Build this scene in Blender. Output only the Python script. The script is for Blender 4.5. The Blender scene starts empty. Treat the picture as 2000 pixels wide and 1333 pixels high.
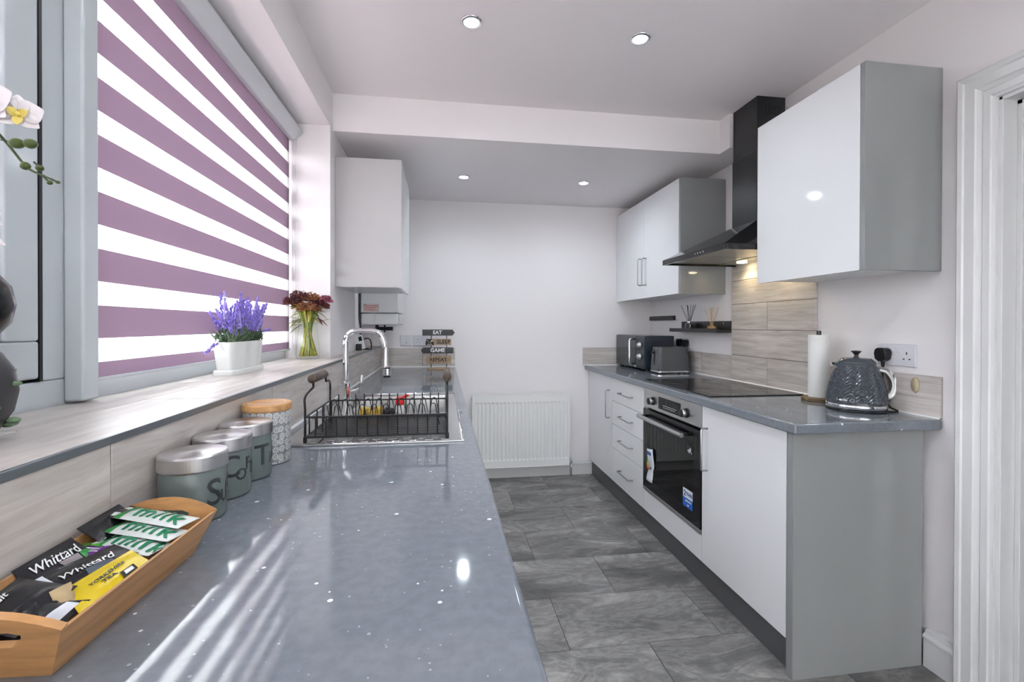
import bpy, bmesh, math, random
from mathutils import Vector, Matrix
random.seed(7)
PI = math.pi
sc = bpy.context.scene
col = sc.collection

# ------------------------------------------------------------ camera, world, light
cam_d = bpy.data.cameras.new('camera')
cam = bpy.data.objects.new('camera', cam_d); col.objects.link(cam)
sc.camera = cam
cam_d.sensor_width = 36.0
cam_d.lens = 899.55 * 36.0 / 2000.0
cam_d.shift_x = 4.39 / 2000.0
cam_d.shift_y = -25.8 / 2000.0
cam_d.clip_start = 0.02
_y, _p, _r = map(math.radians, (8.2306, -0.2924, 0.1216))
_F = Vector((math.sin(_y)*math.cos(_p), math.cos(_y)*math.cos(_p), math.sin(_p)))
_R = Vector((math.cos(_y), -math.sin(_y), 0)); _U = _R.cross(_F)
_R, _U = _R*math.cos(_r)+_U*math.sin(_r), -_R*math.sin(_r)+_U*math.cos(_r)
_m = Matrix((( _R.x, _U.x, -_F.x, 0), (_R.y, _U.y, -_F.y, 0), (_R.z, _U.z, -_F.z, 1.2289), (0, 0, 0, 1)))
cam.matrix_world = _m

WORLD_STRENGTH = 12.5
LAMP_W = 11.5
w = bpy.data.worlds.new('overcast_sky'); sc.world = w
w.use_nodes = True
bg = w.node_tree.nodes['Background']
bg.inputs[0].default_value = (0.93, 0.97, 1.0, 1)
bg.inputs[1].default_value = WORLD_STRENGTH
sc.view_settings.view_transform = 'Standard'
sc.view_settings.look = 'None'
sc.view_settings.gamma = 1
sc.view_settings.use_curve_mapping = False
sc.view_settings.exposure = 0.48

# ------------------------------------------------------------ helpers
class MB:
    """collects geometry for one mesh"""
    def __init__(s): s.v = []; s.f = []; s.uv = {}
    def add(s, vs, fs):
        n = len(s.v); s.v += [tuple(v) for v in vs]; s.f += [tuple(i+n for i in f) for f in fs]; return s
    def box(s, x0, y0, z0, x1, y1, z1):
        return s.add([(x0,y0,z0),(x1,y0,z0),(x1,y1,z0),(x0,y1,z0),(x0,y0,z1),(x1,y0,z1),(x1,y1,z1),(x0,y1,z1)],
                     [(0,3,2,1),(4,5,6,7),(0,1,5,4),(1,2,6,5),(2,3,7,6),(3,0,4,7)])
    def hexa(s, b, t):
        return s.add(list(b)+list(t), [(3,2,1,0),(4,5,6,7),(0,1,5,4),(1,2,6,5),(2,3,7,6),(3,0,4,7)])
    def prism(s, poly, axis, a, b):
        n = len(poly)
        def P(p, c):
            return {'x': (c, p[0], p[1]), 'y': (p[0], c, p[1]), 'z': (p[0], p[1], c)}[axis]
        vs = [P(p, a) for p in poly]+[P(p, b) for p in poly]
        return s.add(vs, [tuple(range(n-1,-1,-1)), tuple(range(n,2*n))]+[(i,(i+1)%n,n+(i+1)%n,n+i) for i in range(n)])
    def tube(s, path, r, n=8, cap=True):
        path = [Vector(p) for p in path]; m = len(path)
        rs = r if isinstance(r, (list, tuple)) else [r]*m
        vs = []; up = None
        for i, p in enumerate(path):
            t = (path[min(i+1,m-1)]-path[max(i-1,0)]).normalized()
            if up is None:
                up = Vector((0,0,1)) if abs(t.z) < .9 else Vector((1,0,0))
            a = t.cross(up)
            if a.length < 1e-6: a = t.cross(Vector((0,1,0)))
            a.normalize(); b = a.cross(t).normalized(); up = b
            for k in range(n):
                q = 2*PI*k/n; vs.append(p+(a*math.cos(q)+b*math.sin(q))*rs[i])
        fs = [(i*n+k, i*n+(k+1)%n, (i+1)*n+(k+1)%n, (i+1)*n+k) for i in range(m-1) for k in range(n)]
        if cap: fs += [tuple(range(n-1,-1,-1)), tuple((m-1)*n+k for k in range(n))]
        return s.add(vs, fs)
    def cyl(s, c, r, h, n=24, axis='z'):
        d = {'x': Vector((h,0,0)), 'y': Vector((0,h,0)), 'z': Vector((0,0,h))}[axis]
        c = Vector(c); return s.tube([c, c+d], r, n)
    def lathe(s, prof, c=(0,0,0), n=32, uv=False, cap=True):
        m = len(prof); n0 = len(s.v); f0 = len(s.f)
        vs = [(c[0]+r*math.cos(2*PI*k/n), c[1]+r*math.sin(2*PI*k/n), c[2]+z) for r, z in prof for k in range(n)]
        fs = [(i*n+k, i*n+(k+1)%n, (i+1)*n+(k+1)%n, (i+1)*n+k) for i in range(m-1) for k in range(n)]
        if uv:
            L = 2*PI*max(p[0] for p in prof)
            for j in range(len(fs)):
                i, k = divmod(j, n)
                s.uv[f0+j] = [(k/n*L, prof[i][1]), ((k+1)/n*L, prof[i][1]), ((k+1)/n*L, prof[i+1][1]), (k/n*L, prof[i+1][1])]
        if cap:
            if prof[0][0] > 1e-5: fs.append(tuple(range(n-1,-1,-1)))
            if prof[-1][0] > 1e-5: fs.append(tuple((m-1)*n+k for k in range(n)))
        return s.add(vs, fs)
    def ball(s, c, r, n=10, m=6):
        rx, ry, rz = r if isinstance(r, (tuple, list)) else (r, r, r)
        vs = [(c[0],c[1],c[2]-rz)]
        for i in range(1, m):
            a = -PI/2+PI*i/m
            vs += [(c[0]+rx*math.cos(a)*math.cos(2*PI*k/n), c[1]+ry*math.cos(a)*math.sin(2*PI*k/n), c[2]+rz*math.sin(a)) for k in range(n)]
        vs.append((c[0],c[1],c[2]+rz)); e = len(vs)-1
        fs = [(0, 1+(k+1)%n, 1+k) for k in range(n)]
        fs += [(1+i*n+k, 1+i*n+(k+1)%n, 1+(i+1)*n+(k+1)%n, 1+(i+1)*n+k) for i in range(m-2) for k in range(n)]
        fs += [(1+(m-2)*n+k, 1+(m-2)*n+(k+1)%n, e) for k in range(n)]
        return s.add(vs, fs)
    def leaf(s, base, tip, wd, up=(0,0,1), droop=0.0, seg=4):
        b = Vector(base); t = Vector(tip); d = t-b
        sd = d.cross(Vector(up))
        if sd.length < 1e-6: sd = Vector((1,0,0))
        sd.normalize(); n0 = sd.cross(d).normalized()
        vs = []; 
        for i in range(seg+1):
            q = i/seg; p = b+d*q+Vector((0,0,-droop*q*q)); ww = wd*math.sin(PI*min(.97, .08+.9*q))
            vs += [p-sd*ww+n0*ww*.25, p-n0*ww*.12, p+sd*ww+n0*ww*.25]
        fs = []
        for i in range(seg):
            a = i*3; fs += [(a,a+1,a+4,a+3),(a+1,a+2,a+5,a+4)]
        return s.add(vs, fs)
    def xf(s, M):
        s.v = [tuple(M @ Vector(v)) for v in s.v]; return s
    def mesh(s, name, smooth=False):
        me = bpy.data.meshes.new(name); me.from_pydata(s.v, [], s.f)
        if s.uv:
            L = me.uv_layers.new(name='UVMap')
            for pi, uvs in s.uv.items():
                p = me.polygons[pi]
                for li, q in zip(p.loop_indices, uvs): L.data[li].uv = q
        if smooth: me.polygons.foreach_set('use_smooth', [True]*len(me.polygons))
        me.update(); return me

def link(name, me, mat=None, parent=None, bevel=0, seg=2, smooth=False, solid=0, auto=False):
    o = bpy.data.objects.new(name, me); col.objects.link(o)
    if mat is not None and not me.materials: me.materials.append(mat)
    if parent is not None:
        o.parent = parent
        if parent.get('_w'): o.matrix_parent_inverse = parent.matrix_basis.inverted()
    if solid:
        md = o.modifiers.new('thick', 'SOLIDIFY'); md.thickness = solid; md.offset = 0
    if bevel:
        md = o.modifiers.new('bevel', 'BEVEL'); md.width = bevel; md.segments = seg; md.limit_method = 'ANGLE'; md.angle_limit = math.radians(40)
        if seg > 1:
            me.polygons.foreach_set('use_smooth', [True]*len(me.polygons)); md.harden_normals = True
    return o
def ob(name, mb, mat, parent=None, bevel=0, seg=2, smooth=False, solid=0):
    return link(name, mb.mesh(name, smooth), mat, parent, bevel, seg, smooth, solid)
def tag(o, label, cat, group=None):
    o['label'] = label; o['category'] = cat
    if group: o['group'] = group
    return o
def thing(name, label, cat, loc=(0,0,0), group=None, rot=None, world=True):
    """Empty at the base of a thing; its parts are given in world coordinates unless world=False"""
    o = bpy.data.objects.new(name, None); col.objects.link(o); o.empty_display_size = .05
    o.location = loc
    if rot: o.rotation_euler = rot
    if world: o['_w'] = 1
    return tag(o, label, cat, group)
def struct(name, mb, mat, bevel=0, smooth=False, seg=2):
    o = ob(name, mb, mat, None, bevel, seg, smooth); o['kind'] = 'structure'; return o
def sempty(name, loc=(0,0,0)):
    o = bpy.data.objects.new(name, None); col.objects.link(o); o.location = loc; o['_w'] = 1; o['kind'] = 'structure'; return o
def B(x0,y0,z0,x1,y1,z1): return MB().box(min(x0,x1),min(y0,y1),min(z0,z1),max(x0,x1),max(y0,y1),max(z0,z1))
def copy_tree(src, parent=None):
    c = src.copy(); col.objects.link(c); c.parent = parent
    for ch in list(src.children): copy_tree(ch, c)
    return c
def rrect(cx, cy, hx, hy, r, k=4):
    pts = []
    for (sx, sy, a0) in ((1,1,0),(-1,1,90),(-1,-1,180),(1,-1,270)):
        for i in range(k+1):
            a = math.radians(a0+90*i/k); pts.append((cx+sx*(hx-r)+r*math.cos(a), cy+sy*(hy-r)+r*math.sin(a)))
    return pts
_dg = None
def text_mb(body, size, bold=0.0, shear=0.0, depth=.0004, align='CENTER', sx=1.0, space=1.0):
    """flat lettering in the XY plane, centred on the origin"""
    cu = bpy.data.curves.new('lettering', 'FONT'); cu.body = body; cu.size = size; cu.offset = bold; cu.shear = shear
    cu.extrude = depth; cu.align_x = align; cu.align_y = 'CENTER'; cu.resolution_u = 3; cu.space_character = space
    o = bpy.data.objects.new('lettering', cu); col.objects.link(o)
    bpy.context.view_layer.update()
    me = bpy.data.meshes.new_from_object(o.evaluated_get(bpy.context.evaluated_depsgraph_get()))
    m = MB(); m.add([(v.co.x*sx, v.co.y, v.co.z) for v in me.vertices], [tuple(p.vertices) for p in me.polygons])
    bpy.data.objects.remove(o); bpy.data.curves.remove(cu); bpy.data.meshes.remove(me)
    return m
def fine(mb, limit=.004):
    """cut long edges so that lettering can follow a curved surface"""
    bm = bmesh.new(); me = mb.mesh('tmp'); bm.from_mesh(me); bmesh.ops.triangulate(bm, faces=bm.faces)
    for _ in range(3):
        es = [e for e in bm.edges if e.calc_length() > limit]
        if not es: break
        bmesh.ops.subdivide_edges(bm, edges=es, cuts=1); bmesh.ops.triangulate(bm, faces=bm.faces)
    bm.to_mesh(me); bm.free(); m = MB(); m.add([tuple(v.co) for v in me.vertices], [tuple(p.vertices) for p in me.polygons]); bpy.data.meshes.remove(me); return m
def frame_m(origin, xa, ya):
    xa = Vector(xa).normalized(); ya = Vector(ya).normalized(); za = xa.cross(ya)
    return Matrix(((xa.x,ya.x,za.x,origin[0]),(xa.y,ya.y,za.y,origin[1]),(xa.z,ya.z,za.z,origin[2]),(0,0,0,1)))

# ------------------------------------------------------------ materials
def nodes(name):
    m = bpy.data.materials.new(name); m.use_nodes = True
    nt = m.node_tree; return m, nt, nt.nodes['Principled BSDF']
def mat(name, c, rough=.5, metal=0, spec=.5, coat=0, trans=0, ior=1.45, emit=None, es=0, aniso=0, bump=0, bscale=80, alpha=1, sheen=0, var=0, vscale=20):
    m, nt, b = nodes(name)
    b.inputs['Base Color'].default_value = (*c, 1); b.inputs['Roughness'].default_value = rough
    b.inputs['Metallic'].default_value = metal; b.inputs['Specular IOR Level'].default_value = spec
    b.inputs['Coat Weight'].default_value = coat; b.inputs['Coat Roughness'].default_value = .04
    b.inputs['Transmission Weight'].default_value = trans; b.inputs['IOR'].default_value = ior
    b.inputs['Anisotropic'].default_value = aniso; b.inputs['Alpha'].default_value = alpha
    b.inputs['Sheen Weight'].default_value = sheen
    if emit: b.inputs['Emission Color'].default_value = (*emit, 1); b.inputs['Emission Strength'].default_value = es
    if bump or var:
        tc = nt.nodes.new('ShaderNodeTexCoord'); nz = nt.nodes.new('ShaderNodeTexNoise'); nz.inputs['Scale'].default_value = bscale if bump else vscale
        nz.inputs['Detail'].default_value = 4
        nt.links.new(tc.outputs['Object'], nz.inputs['Vector'])
        if bump:
            bp = nt.nodes.new('ShaderNodeBump'); bp.inputs['Strength'].default_value = bump; bp.inputs['Distance'].default_value = .002
            nt.links.new(nz.outputs['Fac'], bp.inputs['Height']); nt.links.new(bp.outputs['Normal'], b.inputs['Normal'])
        if var:
            r = nt.nodes.new('ShaderNodeValToRGB'); r.color_ramp.elements[0].position = .3; r.color_ramp.elements[1].position = .7
            r.color_ramp.elements[0].color = (*[x*(1-var) for x in c], 1); r.color_ramp.elements[1].color = (*[min(1, x*(1+var)) for x in c], 1)
            nt.links.new(nz.outputs['Fac'], r.inputs['Fac']); nt.links.new(r.outputs['Color'], b.inputs['Base Color'])
    return m
def obj_coords(nt, rnd=True, scale=(1,1,1)):
    tc = nt.nodes.new('ShaderNodeTexCoord'); mp = nt.nodes.new('ShaderNodeMapping'); mp.inputs['Scale'].default_value = scale
    if rnd:
        oi = nt.nodes.new('ShaderNodeObjectInfo'); mu = nt.nodes.new('ShaderNodeVectorMath'); mu.operation = 'SCALE'
        cv = nt.nodes.new('ShaderNodeCombineXYZ')
        for k in range(3): nt.links.new(oi.outputs['Random'], cv.inputs[k])
        nt.links.new(cv.outputs[0], mu.inputs[0]); mu.inputs['Scale'].default_value = 37.0
        ad = nt.nodes.new('ShaderNodeVectorMath'); nt.links.new(tc.outputs['Object'], ad.inputs[0]); nt.links.new(mu.outputs[0], ad.inputs[1])
        nt.links.new(ad.outputs[0], mp.inputs['Vector'])
    else: nt.links.new(tc.outputs['Object'], mp.inputs['Vector'])
    return mp.outputs[0]
def noise(nt, vec, scale, detail=4, rough=.55, dist=0):
    n = nt.nodes.new('ShaderNodeTexNoise'); n.inputs['Scale'].default_value = scale; n.inputs['Detail'].default_value = detail
    n.inputs['Roughness'].default_value = rough; n.inputs['Distortion'].default_value = dist
    nt.links.new(vec, n.inputs['Vector']); return n.outputs['Fac']
def ramp(nt, fac, stops):
    r = nt.nodes.new('ShaderNodeValToRGB'); e = r.color_ramp.elements
    while len(e) < len(stops): e.new(.5)
    for el, (p, c) in zip(e, stops):
        el.position = p; el.color = (*c, 1) if not isinstance(c, (int, float)) else (c, c, c, 1)
    nt.links.new(fac, r.inputs['Fac']); return r.outputs['Color']
def mix(nt, fac, a, b, mode='MIX'):
    n = nt.nodes.new('ShaderNodeMix'); n.data_type = 'RGBA'; n.blend_type = mode
    for s, i in ((fac, 0), (a, 6), (b, 7)):
        if hasattr(s, 'is_linked'): nt.links.new(s, n.inputs[i])
        elif isinstance(s, (int, float)): n.inputs[i].default_value = s if i == 0 else (s, s, s, 1)
        else: n.inputs[i].default_value = (*s, 1)
    return n.outputs[2]
def bumpn(nt, b, h, strength=.3, dist=.002):
    bp = nt.nodes.new('ShaderNodeBump'); bp.inputs['Strength'].default_value = strength; bp.inputs['Distance'].default_value = dist
    nt.links.new(h, bp.inputs['Height']); nt.links.new(bp.outputs['Normal'], b.inputs['Normal'])

def wood_tile(name, sc3):
    m, nt, b = nodes(name); v = obj_coords(nt, True, sc3)
    g = noise(nt, v, 9, 6, .62, .6); p = noise(nt, v, 2.2, 3, .5, .3)
    c1 = ramp(nt, g, [(.32, (.49,.435,.405)), (.5, (.62,.565,.53)), (.66, (.72,.67,.635))])
    c2 = ramp(nt, p, [(.35, .80), (.7, 1.04)])
    nt.links.new(mix(nt, 1.0, c1, c2, 'MULTIPLY'), b.inputs['Base Color'])
    b.inputs['Roughness'].default_value = .38
    bumpn(nt, b, g, .12, .001); return m
def slate():
    m, nt, b = nodes('slate_vinyl'); v = obj_coords(nt, True, (1.0, 2.3, 1))
    n1 = noise(nt, v, 2.6, 8, .6, .7); n2 = noise(nt, v, 1.5, 4, .5, .9); n3 = noise(nt, v, 22, 5, .65, .6)
    c = ramp(nt, n1, [(.30, (.075,.073,.073)), (.43, (.125,.122,.12)), (.485, (.20,.193,.187)), (.52, (.135,.13,.128)), (.62, (.24,.23,.222)), (.75, (.33,.315,.30))])
    c2 = ramp(nt, n2, [(.3, .95), (.52, 1.4), (.7, 1.8)])
    c3 = ramp(nt, n3, [(.3, .78), (.7, 1.2)])
    nt.links.new(mix(nt, 1, mix(nt, 1, c, c2, 'MULTIPLY'), c3, 'MULTIPLY'), b.inputs['Base Color'])
    b.inputs['Roughness'].default_value = .42; bumpn(nt, b, n1, .25, .002); return m
def worktop_mat():
    m, nt, b = nodes('speckled_grey_worktop'); tc = nt.nodes.new('ShaderNodeTexCoord')
    acc = None
    base = (.185,.205,.235)
    nz = noise(nt, tc.outputs['Object'], 60, 3)
    colr = ramp(nt, nz, [(.35, tuple(x*.93 for x in base)), (.65, tuple(x*1.07 for x in base))])
    for sc_, th, cc in ((38, .085, (.72,.76,.8)), (90, .10, (.36,.39,.42))):
        vo = nt.nodes.new('ShaderNodeTexVoronoi'); vo.inputs['Scale'].default_value = sc_; nt.links.new(tc.outputs['Object'], vo.inputs['Vector'])
        wn = nt.nodes.new('ShaderNodeSeparateColor'); nt.links.new(vo.outputs['Color'], wn.inputs[0])
        mt = nt.nodes.new('ShaderNodeMath'); mt.operation = 'MULTIPLY'; nt.links.new(wn.outputs[0], mt.inputs[0]); mt.inputs[1].default_value = th*2
        pw = nt.nodes.new('ShaderNodeMath'); pw.operation = 'POWER'; nt.links.new(wn.outputs[0], pw.inputs[0]); pw.inputs[1].default_value = 3
        mt2 = nt.nodes.new('ShaderNodeMath'); mt2.operation = 'MULTIPLY'; nt.links.new(pw.outputs[0], mt2.inputs[0]); mt2.inputs[1].default_value = th*1.9
        lt = nt.nodes.new('ShaderNodeMath'); lt.operation = 'LESS_THAN'; nt.links.new(vo.outputs['Distance'], lt.inputs[0]); nt.links.new(mt2.outputs[0], lt.inputs[1])
        colr = mix(nt, lt.outputs[0], colr, cc)
    nt.links.new(colr, b.inputs['Base Color'])
    b.inputs['Roughness'].default_value = .06; b.inputs['Specular IOR Level'].default_value = .65
    n2 = noise(nt, tc.outputs['Object'], 14, 2); bumpn(nt, b, n2, .03, .004); return m
def flower_print():
    m, nt, b = nodes('white_flower_print')
    tc = nt.nodes.new('ShaderNodeTexCoord'); vo = nt.nodes.new('ShaderNodeTexVoronoi'); vo.voronoi_dimensions = '2D'; vo.inputs['Scale'].default_value = 62; vo.inputs['Randomness'].default_value = .35
    nt.links.new(tc.outputs['UV'], vo.inputs['Vector'])
    sb = nt.nodes.new('ShaderNodeVectorMath'); sb.operation = 'SUBTRACT'; nt.links.new(tc.outputs['UV'], sb.inputs[0]); nt.links.new(vo.outputs['Position'], sb.inputs[1])
    sp = nt.nodes.new('ShaderNodeSeparateXYZ'); nt.links.new(sb.outputs[0], sp.inputs[0])
    def mth(op, a, c=None):
        n = nt.nodes.new('ShaderNodeMath'); n.operation = op
        for i, x in enumerate((a, c)):
            if x is None: continue
            if isinstance(x, (int, float)): n.inputs[i].default_value = x
            else: nt.links.new(x, n.inputs[i])
        return n.outputs[0]
    an = mth('ARCTAN2', sp.outputs[1], sp.outputs[0]); pet = mth('COSINE', mth('MULTIPLY', an, 9.0))
    d = vo.outputs['Distance']
    petal = mth('MULTIPLY', mth('GREATER_THAN', pet, -.35), mth('MULTIPLY', mth('GREATER_THAN', d, .2), mth('LESS_THAN', d, .46)))
    dot = mth('LESS_THAN', d, .1)
    f = mth('MAXIMUM', petal, dot)
    nt.links.new(mix(nt, f, (.30,.30,.31), (.82,.82,.8)), b.inputs['Base Color']); b.inputs['Roughness'].default_value = .35
    return m
def bamboo(name, c, sc3):
    m, nt, b = nodes(name); v = obj_coords(nt, False, sc3); g = noise(nt, v, 6, 4, .6, .3)
    nt.links.new(ramp(nt, g, [(.3, tuple(x*.72 for x in c)), (.5, c), (.72, tuple(min(1, x*1.25) for x in c))]), b.inputs['Base Color'])
    b.inputs['Roughness'].default_value = .38; return m
def thin_glass(name, tint=(1,1,1), refl=.08, rough=0.0):
    m = bpy.data.materials.new(name); m.use_nodes = True; nt = m.node_tree; nt.nodes.clear()
    o = nt.nodes.new('ShaderNodeOutputMaterial'); t = nt.nodes.new('ShaderNodeBsdfTransparent'); t.inputs[0].default_value = (*tint, 1)
    g = nt.nodes.new('ShaderNodeBsdfGlossy'); g.inputs['Roughness'].default_value = rough
    lw = nt.nodes.new('ShaderNodeLayerWeight'); lw.inputs[0].default_value = .5
    pw = nt.nodes.new('ShaderNodeMath'); pw.operation = 'POWER'; nt.links.new(lw.outputs['Facing'], pw.inputs[0]); pw.inputs[1].default_value = 5
    ad = nt.nodes.new('ShaderNodeMath'); ad.operation = 'MULTIPLY_ADD'; nt.links.new(pw.outputs[0], ad.inputs[0]); ad.inputs[1].default_value = 1-refl; ad.inputs[2].default_value = refl
    x = nt.nodes.new('ShaderNodeMixShader'); nt.links.new(ad.outputs[0], x.inputs[0]); nt.links.new(t.outputs[0], x.inputs[1]); nt.links.new(g.outputs[0], x.inputs[2])
    nt.links.new(x.outputs[0], o.inputs[0]); return m
def fabric(name, c, tl, clear, stripes=0):
    """blind cloth: part reflecting, part glowing through, part open weave"""
    m = bpy.data.materials.new(name); m.use_nodes = True; nt = m.node_tree; nt.nodes.clear()
    o = nt.nodes.new('ShaderNodeOutputMaterial'); d = nt.nodes.new('ShaderNodeBsdfDiffuse'); d.inputs[0].default_value = (*c, 1)
    t = nt.nodes.new('ShaderNodeBsdfTranslucent'); t.inputs[0].default_value = (*tl, 1)
    a = nt.nodes.new('ShaderNodeMixShader'); a.inputs[0].default_value = .5
    nt.links.new(d.outputs[0], a.inputs[1]); nt.links.new(t.outputs[0], a.inputs[2])
    last = a.outputs[0]
    if clear:
        tr = nt.nodes.new('ShaderNodeBsdfTransparent'); x = nt.nodes.new('ShaderNodeMixShader'); x.inputs[0].default_value = clear
        if stripes:
            tc = nt.nodes.new('ShaderNodeTexCoord'); wv = nt.nodes.new('ShaderNodeTexWave'); wv.bands_direction = 'Z'; wv.inputs['Scale'].default_value = stripes
            nt.links.new(tc.outputs['Object'], wv.inputs['Vector'])
            mr = nt.nodes.new('ShaderNodeMapRange'); mr.inputs[3].default_value = clear-.12; mr.inputs[4].default_value = min(1, clear+.1)
            nt.links.new(wv.outputs['Fac'], mr.inputs[0]); nt.links.new(mr.outputs[0], x.inputs[0])
        nt.links.new(last, x.inputs[1]); nt.links.new(tr.outputs[0], x.inputs[2]); last = x.outputs[0]
    nt.links.new(last, o.inputs[0]); return m
def emitter(name, c, s):
    m = bpy.data.materials.new(name); m.use_nodes = True; nt = m.node_tree; nt.nodes.clear()
    o = nt.nodes.new('ShaderNodeOutputMaterial'); e = nt.nodes.new('ShaderNodeEmission'); e.inputs[0].default_value = (*c, 1); e.inputs[1].default_value = s
    nt.links.new(e.outputs[0], o.inputs[0]); return m
def brushed_lid():
    m, nt, b = nodes('brushed_steel_lid')
    b.inputs['Base Color'].default_value = (.62,.61,.61,1); b.inputs['Metallic'].default_value = 1; b.inputs['Roughness'].default_value = .28; b.inputs['Anisotropic'].default_value = .85
    tg = nt.nodes.new('ShaderNodeTangent'); tg.direction_type = 'RADIAL'; tg.axis = 'Z'; nt.links.new(tg.outputs[0], b.inputs['Tangent']); return m

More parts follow.
